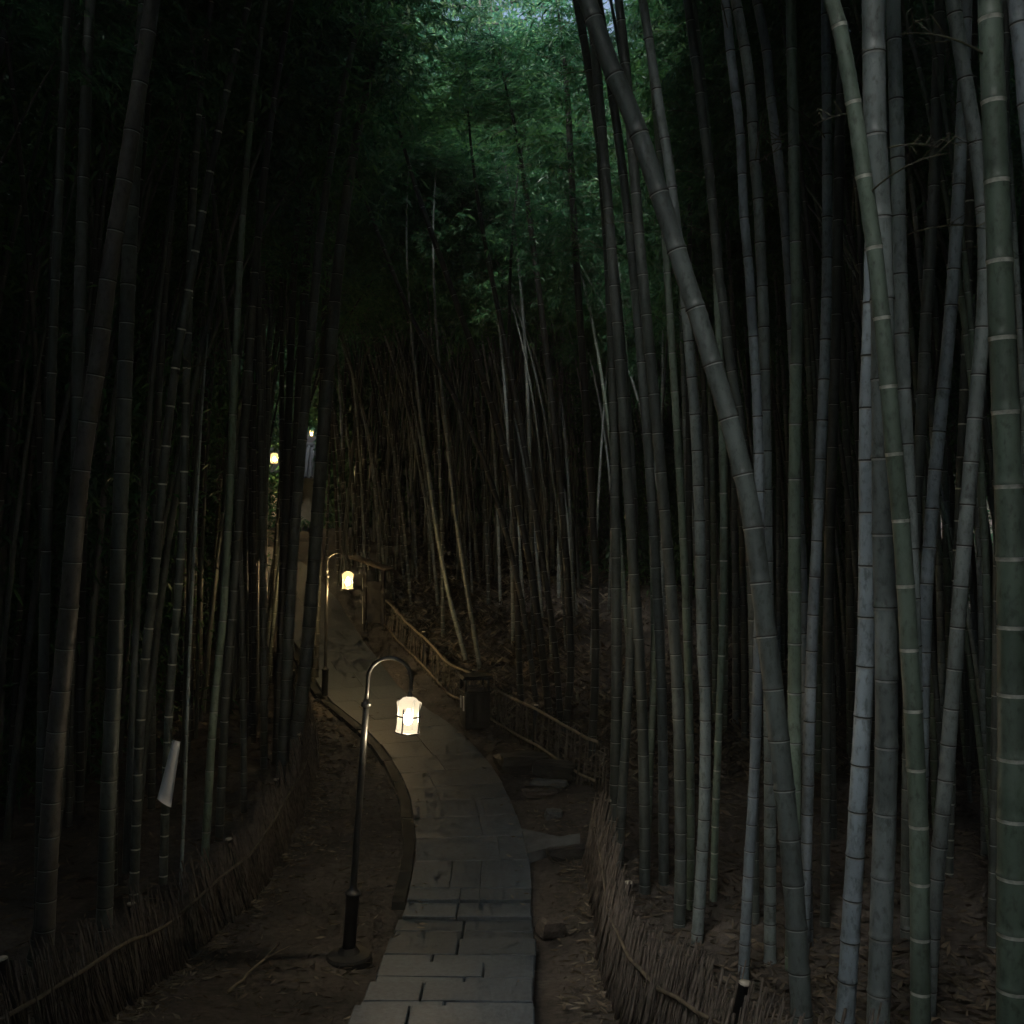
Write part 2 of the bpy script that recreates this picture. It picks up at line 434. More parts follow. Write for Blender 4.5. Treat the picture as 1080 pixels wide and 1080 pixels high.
def make_path():
    mb = MB(); tones = []
    rnd = random.Random(5)
    s = 0.6; row = 0
    z_prev = None
    while s < PCs[-1]-0.6:
        x0, y0, nx0, ny0 = path_at(s)
        if y0 < 10.4: dep = rnd.uniform(0.27, 0.40)
        else: dep = rnd.uniform(0.5, 0.8)
        s2 = s+dep
        x1, y1, nx1, ny1 = path_at(s2-(0.020 if y0 < 10.4 else 0.006))
        ym = (y0+y1)/2; xm = (x0+x1)/2
        h0, h1 = half_width(y0), half_width(y1)
        stair = y0 < 10.2
        if stair:
            if row % 2 == 0 or z_prev is None: z_prev = gz1(xm, y0+0.02)+0.03
            za = zb = z_prev          # level treads, each a little lower than the last
        else:
            za = gz1(x0, y0)+0.03; zb = gz1(x1, y1)+0.03
        jl = rnd.uniform(-0.015, 0.03) if stair else rnd.uniform(-0.012, 0.012)
        jr = rnd.uniform(-0.015, 0.02) if stair else rnd.uniform(-0.012, 0.012)
        if stair: cuts = [-1, rnd.choice([-0.35, 0.1, 0.25, -0.1, 0.4])+rnd.uniform(-0.08, 0.08), 1]
        else: cuts = [-1] + sorted(rnd.uniform(-0.7, 0.7) for _ in range(rnd.choice([1, 1, 2]))) + [1]
        rowtone = rnd.uniform(0.92, 1.06)
        if stair:
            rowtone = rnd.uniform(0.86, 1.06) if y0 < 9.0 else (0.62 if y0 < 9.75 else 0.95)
        for a, b in zip(cuts[:-1], cuts[1:]):
            g = 0.007 if stair else 0.003
            def pt(x, y, nx, ny, h, t, z): return Vector((x+nx*h*t, y+ny*h*t, z))
            la = a - (jl/h0 if a == -1 else 0); rb = b + (jr/h0 if b == 1 else 0)
            ga = 0 if a == -1 else g/h0; gb = 0 if b == 1 else g/h0
            k_ = 0.006 if stair else 0.002; tl = rnd.uniform(-k_, k_); tl2 = rnd.uniform(-k_, k_)
            A = pt(x0, y0, nx0, ny0, h0, la+ga, za+tl); B = pt(x0, y0, nx0, ny0, h0, rb-gb, za+tl2)
            C = pt(x1, y1, nx1, ny1, h1, rb-gb, zb+tl2); D = pt(x1, y1, nx1, ny1, h1, la+ga, zb+tl)
            th = Vector((0, 0, -0.16)); bv = 0.008 if stair else 0.003
            base = len(mb.v)
            cen = (A+B+C+D)/4
            def ins(p):
                q = cen-p; q.z = 0; q.normalize(); return p+q*bv*1.4
            low = Vector((0, 0, -bv))
            for p in (A, B, C, D): mb.v.append(tuple(ins(p)))
            for p in (A, B, C, D): mb.v.append(tuple(p+low))
            for p in (A, B, C, D): mb.v.append(tuple(p+th))
            fs = [(0, 1, 2, 3)]
            for r in (0, 4):
                for k in range(4): fs.append((r+(k+1) % 4, r+k, r+4+k, r+4+(k+1) % 4))
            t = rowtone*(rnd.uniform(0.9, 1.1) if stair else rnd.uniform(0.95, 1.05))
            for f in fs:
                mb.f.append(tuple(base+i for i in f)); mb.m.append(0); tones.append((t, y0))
        s = s2; row += 1
    me = mb.mesh("path", [M['paving']], shade=False)
    at = me.color_attributes.new("tone", 'FLOAT_COLOR', 'CORNER')
    for p, (t, y) in zip(me.polygons, tones):
        w_ = float(smooth(15.2, 16.8, y))           # trodden earth over the far paving
        for li in p.loop_indices: at.data[li].color = (t*(1-0.16*w_), t*(1-0.20*w_), t*(1.01-0.24*w_), 1)
    tag(link("path", me), kind="structure")
make_path()

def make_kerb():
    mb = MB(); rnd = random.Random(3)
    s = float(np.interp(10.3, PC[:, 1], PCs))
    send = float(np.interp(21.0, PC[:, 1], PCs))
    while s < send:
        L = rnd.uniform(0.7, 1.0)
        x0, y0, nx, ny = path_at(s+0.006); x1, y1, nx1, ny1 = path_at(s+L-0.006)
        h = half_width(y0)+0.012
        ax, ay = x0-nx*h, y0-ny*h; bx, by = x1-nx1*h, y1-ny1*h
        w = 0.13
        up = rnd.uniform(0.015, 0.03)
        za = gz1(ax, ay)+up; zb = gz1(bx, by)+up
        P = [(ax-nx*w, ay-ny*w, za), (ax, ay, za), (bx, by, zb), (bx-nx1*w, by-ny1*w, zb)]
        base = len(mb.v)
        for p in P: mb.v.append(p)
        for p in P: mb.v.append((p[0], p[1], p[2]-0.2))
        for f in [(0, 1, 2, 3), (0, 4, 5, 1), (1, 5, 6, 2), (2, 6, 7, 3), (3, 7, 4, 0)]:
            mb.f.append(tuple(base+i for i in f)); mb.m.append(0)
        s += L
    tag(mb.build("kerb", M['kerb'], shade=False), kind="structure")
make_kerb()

# ------------------------------------------------------------------ bamboo
def px(x, y, d): return Vector(((x-540)/F*d, d, CAMZ-(y-540)/F*d))

def resample(pts, step):
    P = np.array([tuple(p) for p in pts]); s = np.r_[0, np.cumsum(np.linalg.norm(np.diff(P, axis=0), axis=1))]
    n = max(2, int(s[-1]/step)+1); t = np.linspace(0, s[-1], n)
    return np.stack([np.interp(t, s, P[:, k]) for k in range(3)], axis=1), t

def culm_mesh(name, pts, rfun, mats, style, seg=12, nodes=None, irr=0.05, seed=0, bandscale=1.0):
    """pts: dense world/local polyline base->tip; nodes every internode with a ridge and a coloured ring"""
    rnd = random.Random(seed)
    P = np.array([tuple(p) for p in pts]); s = np.r_[0, np.cumsum(np.linalg.norm(np.diff(P, axis=0), axis=1))]
    L = s[-1]
    if nodes is None:
        nodes = []; x = 0.1
        while x < L-0.15:
            nodes.append(x)
            il = np.interp(x, [0, 1, 3, 8, L], [0.16, 0.25, 0.34, 0.42, 0.25])
            x += il*rnd.uniform(1-irr, 1+irr)
    ss = [0.0]; rr = [1.0]; mm = []; tn = [0.8]; cur = 1.0
    pale = 1
    for i, x in enumerate(nodes):
        nxt = nodes[i+1] if i+1 < len(nodes) else L
        b = 0.008*bandscale
        # below the ring, ring, groove, ridge above
        g_ = {'white': -0.1, 'soft': -0.45, 'dark': -1.05}[style]
        seq = [(x-2.4*b, 0.985, 0), (x-2.0*b, 1.0, pale), (x+g_*b, 1.015, 1 if style == 'white' else 2), (x+0.35*b, 1.07, 0), (x+0.8*b, 1.035, 0), (x+1.2*b, 1.06, 0), (x+2.4*b, 0.99, 0)]
        for (q, k, mi) in seq:
            if q > ss[-1]+1e-4:
                ss.append(q); rr.append(k); mm.append(None)
                tn.append(cur*(1.22 if q < x else 0.8))
                mm[-1] = mi
        cur = rnd.uniform(0.78, 1.2)
        for q_, t_ in ((0.18, 0.88), (0.55, 1.0), (0.82, 1.08)):
            mid = x+(nxt-x)*q_
            if mid > ss[-1]: ss.append(mid); rr.append(0.978); mm.append(0); tn.append(cur*t_)
    ss.append(L); rr.append(1.0); mm.append(0); tn.append(1.0)
    # face i between ring i and i+1 takes the material set by ring i
    fm = [0]+mm[:-1] if len(mm) == len(ss)-1 else mm
    fm = fm[:len(ss)-1]
    Pt = np.stack([np.interp(ss, s, P[:, k]) for k in range(3)], axis=1)
    mb = MB(); mb.tube([Vector(p) for p in Pt], [rfun(q)*k for q, k in zip(ss, rr)], seg, mats=fm)
    ringm = {'white': M['ring_pale'], 'soft': M['ring_soft'], 'dark': M['ring_soft']}[style]
    me = mb.mesh(name, [mats, ringm, M['ring_dark']])
    at = me.attributes.new("tone", 'FLOAT_COLOR', 'POINT')
    tv = np.repeat(np.array(tn), seg)
    if len(tv) == len(me.vertices):
        at.data.foreach_set("color", np.stack([tv, tv, tv, np.ones_like(tv)], axis=1).astype(np.float32).ravel())
    return me

def crown_mesh(name, seed, H=6.0, nb=46, leaf=0.17, per=8, bl=1.0):
    """leafy top of a bamboo: side branches, twigs and many slim leaves round a 6 m axis"""
    rng = np.random.default_rng(seed)
    P = []; D = []; mb = MB()
    for i in range(nb):
        h = H*(i+0.5)/nb
        for sgn in (0, 1):
            az = rng.uniform(0, 2*math.pi)
            f = h/H
            ln = bl*(0.7+1.1*math.sin(math.pi*min(1, f*0.8+0.15)))*rng.uniform(0.6, 1.15)*(1 if f < 0.85 else 0.6)
            el = rng.uniform(0.15, 0.8)
            d0 = np.array([math.cos(az)*math.cos(el), math.sin(az)*math.cos(el), math.sin(el)])
            pts = []
            for k in range(6):
                t = k/5; p = np.array([0, 0, h]) + d0*ln*t; p[2] -= 0.55*ln*t*t
                pts.append(p)
            mb.tube([Vector(p) for p in pts], [0.006, 0.005, 0.005, 0.004, 0.003, 0.002], 3, cap=False)
            for k in range(5):
                for _ in range(2):
                    t = rng.uniform(0.15, 1.0)
                    q = np.array([0, 0, h]) + d0*ln*t; q[2] -= 0.55*ln*t*t
                    tw = rng.normal(size=3); tw[2] = tw[2]*0.4-0.1; tw /= np.linalg.norm(tw)
                    tl = rng.uniform(0.15, 0.42)*bl
                    n = rng.integers(per-3, per+2)
                    u = rng.uniform(0.2, 1, n)
                    P.append(q + tw*tl*u[:, None])
                    dd = tw*0.7 + rng.normal(size=(n, 3))*0.5; dd[:, 2] -= 0.35
                    D.append(unit(dd))
    P = np.concatenate(P); D = np.concatenate(D); n = len(P)
    L = rng.uniform(0.6, 1.2, n)*leaf; W = L*rng.uniform(0.15, 0.22, n)
    V, Q = leaf_quads(P, D, L, W)
    tv = np.array(mb.v); tq = np.array(mb.f)
    Va = np.concatenate([V, tv]); Qa = np.concatenate([Q, tq+len(V)])
    mi = np.r_[np.zeros(len(Q), int), np.ones(len(tq), int)]
    return big_mesh(name, Va, Qa, [M['leaf'], M['twig']], mi)

CROWNS = [crown_mesh("bamboo_foliage", 100+k, H=6.0+0.4*k) for k in range(5)]
CROWN_H = [6.0+0.4*k for k in range(5)]

def add_crown(root, pts, start_h, k):
    """crown object set on the culm where its leaves begin, turned along the culm"""
    P = np.array([tuple(p) for p in pts]); s = np.r_[0, np.cumsum(np.linalg.norm(np.diff(P, axis=0), axis=1))]
    L = s[-1]
    a = np.array([np.interp(start_h, s, P[:, j]) for j in range(3)]); b = np.array([np.interp(L-0.3, s, P[:, j]) for j in range(3)])
    t = Vector(b-a); ln = t.length
    o = link("foliage", CROWNS[k % len(CROWNS)], root, Vector(a))
    q = Vector((0, 0, 1)).rotation_difference(t.normalized())
    o.rotation_mode = 'QUATERNION'; o.rotation_quaternion = q
    z = ln/CROWN_H[k % len(CROWNS)]
    o.scale = (1, 1, z)
    return o

hero_no = 0
def hero(name, label, poly, d, w, mat, style, rings=None, group=None, top=13.5, crown=True, dtop=None, cat="bamboo", branches=0, tuft=None):
    """poly: photo pixels from top to bottom; d: distance at the bottom point (dtop at the top); w: (w_top, w_bottom) in pixels"""
    global hero_no; hero_no += 1
    poly = sorted(poly, key=lambda p: p[1])
    y0, y1 = poly[0][1], poly[-1][1]
    dtop = d if dtop is None else dtop
    def dd(y): return d + (dtop-d)*(y1-y)/max(1, y1-y0)
    W = [px(x, y, dd(y)) for x, y in poly][::-1]           # bottom -> top
    # down to the soil
    t = (W[0]-W[1]).normalized(); p = W[0].copy(); down = []
    slope = Vector((t.x/abs(t.z), t.y/abs(t.z)))
    while p.z > gz1(p.x, p.y)-0.12 and len(down) < 60:
        p = Vector((p.x+slope.x*0.15, p.y+slope.y*0.15, p.z-0.15)); slope *= 0.93; down.append(p.copy())
    base_pts = down[::-1]+W
    # upwards, keeping the lean and nodding at the tip
    t = (W[-1]-W[-2]).normalized(); p = W[-1].copy(); up = []
    z_base = base_pts[0].z
    H = z_base+top
    nod = Vector((-0.010 if p.x > 0 else 0.010, random.uniform(-0.004, 0.004), -0.004))
    k = 0
    while p.z < H and k < 120:
        p = p + t*0.25; t = (t + nod*(0.4 + 2.0*max(0, (p.z-6)/8))).normalized(); up.append(p.copy()); k += 1
        if t.z < 0.45: break
    allp = base_pts+up
    dense = catmull([tuple(q) for q in allp], 3)
    root_p = Vector(dense[0]); loc = Vector((root_p.x, root_p.y, root_p.z))
    local = [Vector(q)-loc for q in dense]
    P = np.array([tuple(q) for q in local]); s = np.r_[0, np.cumsum(np.linalg.norm(np.diff(P, axis=0), axis=1))]
    L = s[-1]
    def s_of_y(y):      # arc length at which the culm crosses photo row y
        A = np.array([tuple(Vector(q)+loc) for q in local]); yy = 540-(A[:, 2]-CAMZ)/A[:, 1]*F
        return float(np.interp(y, yy[::-1], s[::-1]))
    s_lo, s_hi = s_of_y(y1), s_of_y(y0)
    rb = w[1]/2*d/F; rt = w[0]/2*dtop/F
    def rf(q):
        if q <= s_lo: return rb*(1+0.10*(s_lo-q)/max(0.3, s_lo))
        if q <= s_hi: return rb+(rt-rb)*(q-s_lo)/(s_hi-s_lo)
        return max(0.008, rt*(1-(q-s_hi)/(L-s_hi+0.01))**0.75)
    nodes = None
    if rings:
        rs = sorted(s_of_y(r) for r in rings)
        nodes = []
        g = (rs[1]-rs[0]); x = rs[0]-g*0.95
        while x > 0.06: nodes.insert(0, x); g = max(0.17, g*0.95); x -= g
        nodes += rs
        g = rs[-1]-rs[-2]; x = rs[-1]+g
        while x < L-0.2: nodes.append(x); g = max(0.2, min(g*1.01, 0.5)); x += g
    root = thing(name, label, cat, loc, 0, group)
    me = culm_mesh("culm", local, rf, mat, style, 14, nodes, seed=hero_no, bandscale=min(1.0, max(0.75, rb/0.055)))
    link("culm", me, root)
    if crown and tuft: add_crown(root, local, L-tuft, hero_no)
    elif crown: add_crown(root, local, max(10.2, s_hi+0.8) if s_hi < L-3 else L*0.65, hero_no)
    if not branches and w[1] > 7: branches = hero_no % 3
    if branches:
        rnd = random.Random(hero_no*3)
        for b in range(branches):
            q = s_of_y(rnd.uniform(y0, min(y0+260, y1)))
            o = np.array([np.interp(q, s, P[:, j]) for j in range(3)])
            az = rnd.uniform(0, 2*math.pi); ln = rnd.uniform(0.35, 0.8)
            mb = MB()
            pts = [Vector(o)+Vector((math.cos(az)*ln*u, math.sin(az)*ln*u, 0.45*ln*u-0.35*ln*u*u)) for u in np.linspace(0, 1, 7)]
            mb.tube(pts, [0.006, 0.0055, 0.005, 0.0045, 0.004, 0.003, 0.002], 5)
            for u in (3, 4, 5):
                a2 = az+rnd.uniform(-1, 1); l2 = ln*rnd.uniform(0.25, 0.5)
                mb.tube([pts[u], pts[u]+Vector((math.cos(a2)*l2*0.5, math.sin(a2)*l2*0.5, 0.08)), pts[u]+Vector((math.cos(a2)*l2, math.sin(a2)*l2, 0.02))], [0.004, 0.003, 0.0015], 4)
            mb.build("branch", M['twig'], root)
    return root

# --- the bamboos one can tell apart, right-hand side
B_ = "bamboo"
hero(B_, "thick green bamboo with bright white rings at the far right edge of the grove",
     [(1044, 0), (1048, 107), (1053, 230), (1057, 356), (1062, 470), (1066, 600), (1068, 800), (1068, 1080)], 4.9, (24, 33), M['culm_green'], 'white',
     [20, 107, 191, 275, 356, 434, 512, 588, 660, 731, 799, 863, 924, 983, 1042])
hero(B_, "green white-ringed bamboo leaning left across the thick grey one beside it",
     [(876, 0), (885, 27), (900, 108), (911, 186), (922, 261), (930, 335), (937, 407), (943, 478), (950, 548), (955, 617), (959, 684), (963, 748), (966, 810), (969, 870), (970, 930), (971, 1080)],
     5.7, (16, 21), M['culm_green'], 'white', [27, 108, 186, 261, 335, 407, 478, 548, 617, 684, 748, 810, 870, 930, 988, 1045], branches=1)
hero(B_, "thickest grey-green bamboo, passing behind the leaning white-ringed one",
     [(921, 0), (923, 143), (928, 230), (931, 360), (932, 563), (934, 640), (935, 787), (931, 925), (926, 1080)], 6.2, (24, 24), M['culm_grey'], 'soft',
     [57, 143, 230, 316, 400, 483, 563, 640, 716, 787, 857, 925, 988, 1047], branches=2)
hero(B_, "pale blue-grey bamboo directly left of the thickest grey-green one",
     [(926, 0), (922, 200), (918, 350), (915, 440), (915, 540), (914, 650), (912, 720), (907, 810), (902, 900), (896, 1000), (891, 1080)], 6.6, (16, 20), M['culm_blue'], 'dark',
     [430, 485, 540, 596, 650, 702, 755, 806, 855, 902, 948, 992])
hero(B_, "slim grey bamboo with dark joints just right of the thickest grey-green one",
     [(942, 0), (945, 105), (948, 230), (951, 352), (956, 468), (962, 600), (967, 800), (969, 1000)], 7.2, (15, 15), M['culm_grey'], 'dark',
     [42, 105, 167, 228, 289, 352, 410, 468], branches=1)
hero(B_, "long brown-grey bamboo leaning strongly left from the right bank over the path",
     [(613, -20), (640, 60), (664, 115), (682, 165), (702, 225), (722, 290), (740, 345), (758, 405), (775, 465), (790, 530), (799, 590), (806, 650), (816, 730), (826, 820), (834, 900), (840, 980), (846, 1080)],
     6.9, (20, 23), M['culm_brown'], 'dark', [20, 80, 142, 204, 264, 325, 384, 441, 500, 556, 614, 670, 726, 780, 832, 884, 932], dtop=7.6)
hero(B_, "pale blue bamboo with close dark joints left of the tall green pole",
     [(764, -10), (770, 50), (776, 100), (781, 145), (785, 230), (790, 285), (794, 350), (797, 395), (799, 440), (801, 530), (801, 620), (799, 720), (795, 830), (789, 930), (784, 1035)],
     8.6, (9.5, 12), M['culm_blue'], 'dark', [10, 54, 98, 142, 184, 230, 271, 313, 355, 395, 439, 478, 518, 556, 596, 634, 672, 708])
hero(B_, "greyish bamboo just right of the pale blue one with close joints",
     [(774, -10), (790, 80), (796, 170), (800, 215), (804, 300), (806, 360), (808, 480), (810, 650), (812, 820), (812, 1000)], 9.0, (11, 13), M['culm_grey'], 'dark',
     [50, 90, 130, 170, 210, 256, 302, 345, 390])
hero(B_, "thin bluish bamboo curving up left behind the tall green pole",
     [(796, -10), (808, 50), (813, 103), (820, 160), (825, 205), (829, 250), (834, 330), (840, 450), (846, 600), (850, 760), (852, 940)], 9.4, (10, 10), M['culm_blue'], 'dark',
     [54, 103, 152, 203, 250, 300])
hero(B_, "straight dull green bamboo pole between two pale blue bamboos",
     [(834, 0), (837, 150), (839, 250), (841, 330), (839, 420), (838, 560), (838, 740), (837, 900), (836, 1000)], 8.9, (11, 16), M['culm_green'], 'soft',
     [52, 155, 255, 320, 384, 447, 505, 566, 623, 678])
hero(B_, "blue-grey bamboo bending from upright to lean right, next left of the thick pair",
     [(871, 0), (872, 150), (872, 300), (869, 400), (866, 470), (862, 560), (858, 640), (855, 720), (853, 800), (850, 900), (847, 1000)], 9.2, (10, 13), M['culm_blue'], 'dark',
     [100, 142, 185, 229, 272, 314, 358, 400, 443, 484, 526, 570, 608, 648])
hero(B_, "slim dark bamboo half hidden left of the pale bamboo beside the thickest pole",
     [(889, 60), (886, 130), (884, 230), (882, 350), (878, 470), (874, 620), (872, 760), (870, 960)], 9.8, (11, 10), M['culm_dark'], 'dark',
     [188, 232, 281, 331])
hero(B_, "grey bamboo kinked at mid height, leaning right of the white-ringed green one",
     [(1003, -10), (1014, 60), (1026, 130), (1034, 190), (1039, 260), (1037, 340), (1030, 420), (1023, 500), (1015, 600), (1008, 690), (1000, 790), (992, 880), (985, 960), (980, 1040)],
     7.6, (15, 16), M['culm_grey'], 'dark', [150, 218, 284, 345, 395, 441, 487, 532, 575, 618, 661, 705, 747, 785, 822])
hero(B_, "dark bluish bamboo crossing low behind the kinked grey one",
     [(1016, 100), (1013, 165), (1007, 270), (1000, 360), (993, 430), (986, 500), (980, 580), (976, 650), (973, 760), (971, 900), (970, 1000)], 9.0, (13, 14), M['culm_blue'], 'dark',
     [195, 238, 284, 322, 410, 455, 495, 536, 577, 615, 652])
hero(B_, "dim bamboo rising behind the gap right of the slim dark-jointed one",
     [(990, 40), (985, 200), (977, 330), (972, 440), (967, 520), (962, 620), (958, 760), (956, 960)], 9.6, (12, 12), M['culm_dark'], 'dark')
hero(B_, "grey bamboo with dark joints running beside the big leaning one's left",
     [(684, 40), (695, 110), (705, 170), (713, 235), (722, 310), (728, 380), (733, 440), (738, 550), (741, 690), (744, 740), (743, 850), (739, 930), (735, 995)],
     9.5, (10, 13), M['culm_grey'], 'dark', [198, 250, 325, 360, 398, 437, 475, 512, 549, 585, 620, 657, 690, 723, 759, 795])
hero(B_, "thin dark bamboo curving up left into the big leaning one's shade",
     [(733, 60), (742, 130), (750, 200), (757, 280), (764, 330), (771, 390), (779, 430), (786, 490), (792, 600), (795, 720), (796, 980)], 9.9, (10, 10), M['culm_dark'], 'dark',
     [210, 247, 283, 318, 355, 391, 428])
hero(B_, "very thin green bamboo with white rings left of the big leaning one",
     [(756, 300), (760, 400), (763, 520), (763, 620), (760, 720), (756, 820), (752, 960)], 10.4, (8, 8), M['culm_green'], 'white',
     [405, 520, 556, 591, 625, 659, 691, 752, 781, 812])
hero(B_, "very thin dark bamboo with pale rings near the right edge, behind the kinked one",
     [(1026, 60), (1022, 250), (1018, 374), (1014, 480), (1010, 570), (1006, 700), (1002, 860)], 11, (9, 9), M['culm_dark'], 'white',
     [212, 255, 296, 336, 374, 411, 447, 482, 515, 549, 580, 612])
hero(B_, "dim thin bamboo close behind the thick green one at the right edge",
     [(1060, 100), (1056, 400), (1053, 560), (1050, 800), (1047, 960)], 9.4, (9, 10), M['culm_dark'], 'soft',
     [558, 596, 633, 668, 700, 733, 767, 800, 832, 862])
hero(B_, "pale blue bamboo cut by the top right corner of the view",
     [(1068, -40), (1075, 25), (1079, 60), (1084, 120), (1100, 300), (1112, 600)], 5.2, (19, 19), M['culm_blue'], 'dark', [25, 110, 200, 290])
# darker upright poles left part of right grove (pixel columns 640-720)
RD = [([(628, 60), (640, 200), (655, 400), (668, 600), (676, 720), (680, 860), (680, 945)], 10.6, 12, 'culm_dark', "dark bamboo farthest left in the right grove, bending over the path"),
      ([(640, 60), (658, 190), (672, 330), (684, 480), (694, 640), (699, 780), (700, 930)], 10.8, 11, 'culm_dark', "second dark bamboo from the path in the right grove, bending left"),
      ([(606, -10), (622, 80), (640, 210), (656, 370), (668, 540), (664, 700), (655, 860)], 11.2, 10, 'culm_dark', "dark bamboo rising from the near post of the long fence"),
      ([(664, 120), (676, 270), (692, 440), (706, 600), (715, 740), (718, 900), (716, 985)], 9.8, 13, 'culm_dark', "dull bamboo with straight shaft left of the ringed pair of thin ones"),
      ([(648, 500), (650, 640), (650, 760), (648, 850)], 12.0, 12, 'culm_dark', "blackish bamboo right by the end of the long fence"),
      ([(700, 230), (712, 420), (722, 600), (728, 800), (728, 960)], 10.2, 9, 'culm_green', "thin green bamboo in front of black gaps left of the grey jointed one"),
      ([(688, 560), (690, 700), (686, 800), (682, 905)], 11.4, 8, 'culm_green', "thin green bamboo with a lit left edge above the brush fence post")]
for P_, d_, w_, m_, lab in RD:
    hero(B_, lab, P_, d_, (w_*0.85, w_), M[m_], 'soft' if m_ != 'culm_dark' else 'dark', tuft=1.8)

# --- left-hand side
hero(B_, "thick brown-grey bamboo leaning right at the left side of the view",
     [(163, -20), (156, 35), (147, 90), (139, 140), (131, 190), (122, 243), (113, 300), (108, 346), (101, 395), (92, 450), (84, 510), (78, 570), (73, 640), (65, 720), (57, 800), (51, 900), (46, 1010)],
     8.4, (16, 21), M['culm_brown_dim'], 'dark', [33, 87, 138, 190, 243, 295, 346, 395, 444, 495, 543, 592, 640, 683, 727, 770, 808])
hero(B_, "dark brown bamboo right of the thick leaning one on the left",
     [(146, 100), (138, 230), (133, 360), (130, 460), (125, 580), (121, 700), (115, 820), (110, 980)], 8.8, (15, 17), M['culm_dark'], 'dark',
     [380, 420, 460, 498, 540, 578, 614, 652])
hero(B_, "dim bamboo just left of the thick leaning brown one",
     [(90, 120), (86, 250), (82, 400), (80, 520), (70, 680), (60, 860), (30, 1040)], 9.0, (12, 13), M['culm_dark'], 'dark')
hero(B_, "thin dark bamboo with short white rings beside the tilted pale board",
     [(200, 300), (185, 388), (175, 470), (168, 550), (162, 620), (155, 680), (150, 740), (146, 800), (142, 920)], 10.2, (9, 10), M['culm_dark'], 'white',
     [347, 388, 428, 470, 510, 550, 588, 625, 662, 694, 727, 758, 788, 816])
hero(B_, "thin bamboo with faint white rings behind the tilted pale board",
     [(200, 300), (196, 420), (193, 540), (187, 640), (180, 720), (176, 800), (172, 930)], 10.8, (8, 9), M['culm_dark'], 'white',
     [388, 425, 460, 497, 530, 560, 589, 615, 642, 668, 700, 727, 755])
hero(B_, "slender pale bamboo stem right of the tilted pale board",
     [(206, 560), (201, 660), (198, 740), (195, 830), (191, 930)], 10.4, (3.4, 4), M['culm_grey'], 'soft', crown=False, top=6)
hero(B_, "dull green bamboo with soft rings behind the left brush fence",
     [(248, 380), (243, 500), (236, 640), (228, 720), (222, 800), (215, 930)], 11.0, (8, 9), M['culm_green'], 'soft', [437, 500, 560, 618, 654, 690, 722, 750, 778, 812, 845])
hero(B_, "half-lit thin bamboo midway between the pale board and the bent lamp",
     [(262, 390), (254, 520), (246, 640), (238, 740), (233, 840), (230, 910)], 12.0, (9, 9), M['culm_dark'], 'soft')
hero(B_, "blackish bamboo leaning right, crossing just left of the middle lamp",
     [(352, 330), (343, 430), (335, 540), (328, 640), (320, 720), (310, 790)], 14.6, (13, 15), M['culm_dark'], 'dark')
hero(B_, "blackish bamboo nearest the left brush fence's upper end",
     [(330, 330), (318, 470), (308, 600), (302, 720), (296, 830)], 14.0, (10, 12), M['culm_dark'], 'dark')


hero(B_, "thin silhouette-dark bamboo standing in front of the distant small yellow light's right side",
     [(308, 330), (304, 450), (300, 560), (296, 680), (291, 800)], 15.0, (8, 9), M['culm_silhouette'], 'dark')
hero(B_, "thin silhouette-dark bamboo covering the left end of the grey house roof",
     [(322, 300), (315, 420), (309, 540), (305, 640), (301, 780)], 15.4, (9, 10), M['culm_silhouette'], 'dark')
hero(B_, "silhouette-dark bamboo covering the right side of the small house in the gap",
     [(344, 320), (340, 440), (336, 540), (333, 640), (331, 720)], 19.6, (9, 10), M['culm_silhouette'], 'dark')
# --- arching stems against the far stand, silhouette darkness put into their skin colour
ARC = [([(455, 245), (478, 310), (503, 380), (528, 460), (552, 560), (566, 640), (576, 725)], 17.6, 8, "silhouette-dark bamboo arching left behind the waste bin, tallest of its clump"),
       ([(405, 262), (432, 330), (470, 400), (508, 480), (536, 570), (553, 650), (562, 715)], 18.2, 6, "thin silhouette-dark bamboo arching far left over the long fence"),
       ([(520, 300), (540, 400), (558, 500), (572, 590), (584, 670), (590, 740)], 16.9, 7, "dark bamboo arching left from the bank right of the bin"),
       ([(560, 240), (575, 360), (588, 480), (598, 600), (602, 700), (598, 750)], 16.4, 8, "dark bamboo curving up straight beside the steep arching ones"),
       ([(600, 130), (608, 280), (618, 430), (626, 560), (628, 700), (624, 790)], 15.0, 9, "tall dark bamboo above the near end of the long fence"),
       ([(452, 500), (462, 570), (474, 630), (487, 680)], 20.6, 5, "pale stem leaning left just behind the bin's fence"),
       ([(470, 450), (480, 540), (492, 620), (503, 685)], 20.2, 5, "pale bamboo stem leaning left, right of the other pale one by the fence"),
       ([(540, 480), (544, 580), (546, 660), (548, 712)], 18.6, 7, "straight dark bamboo on the bank, centre of the far stand")]
for P_, d_, w_, lab in ARC:
    hero(B_, lab, P_, d_, (w_*0.75, w_), M['culm_grey' if 'pale' in lab else 'culm_silhouette'], 'soft' if 'pale' in lab else 'dark', top=11.5)

# --- repeats: variants copied into three stands
def make_variant(k, lean, bend, H, r0, mat, style):
    pts = []
    for h in np.linspace(0, H, 50):
        u = h/H
        pts.append(Vector((lean*h + bend*u**3*H*0.3, 0.10*math.sin(u*2.5+k)*u*2, h - bend*u**4*1.2)))
    me = culm_mesh("culm", pts, lambda q: max(0.007, r0*(1-(q/(H*1.02))**1.6)), mat, style, 9, seed=500+k)
    root = bpy.data.objects.new("bamboo", None)
    return dict(pts=pts, me=me, H=H, crown=k)

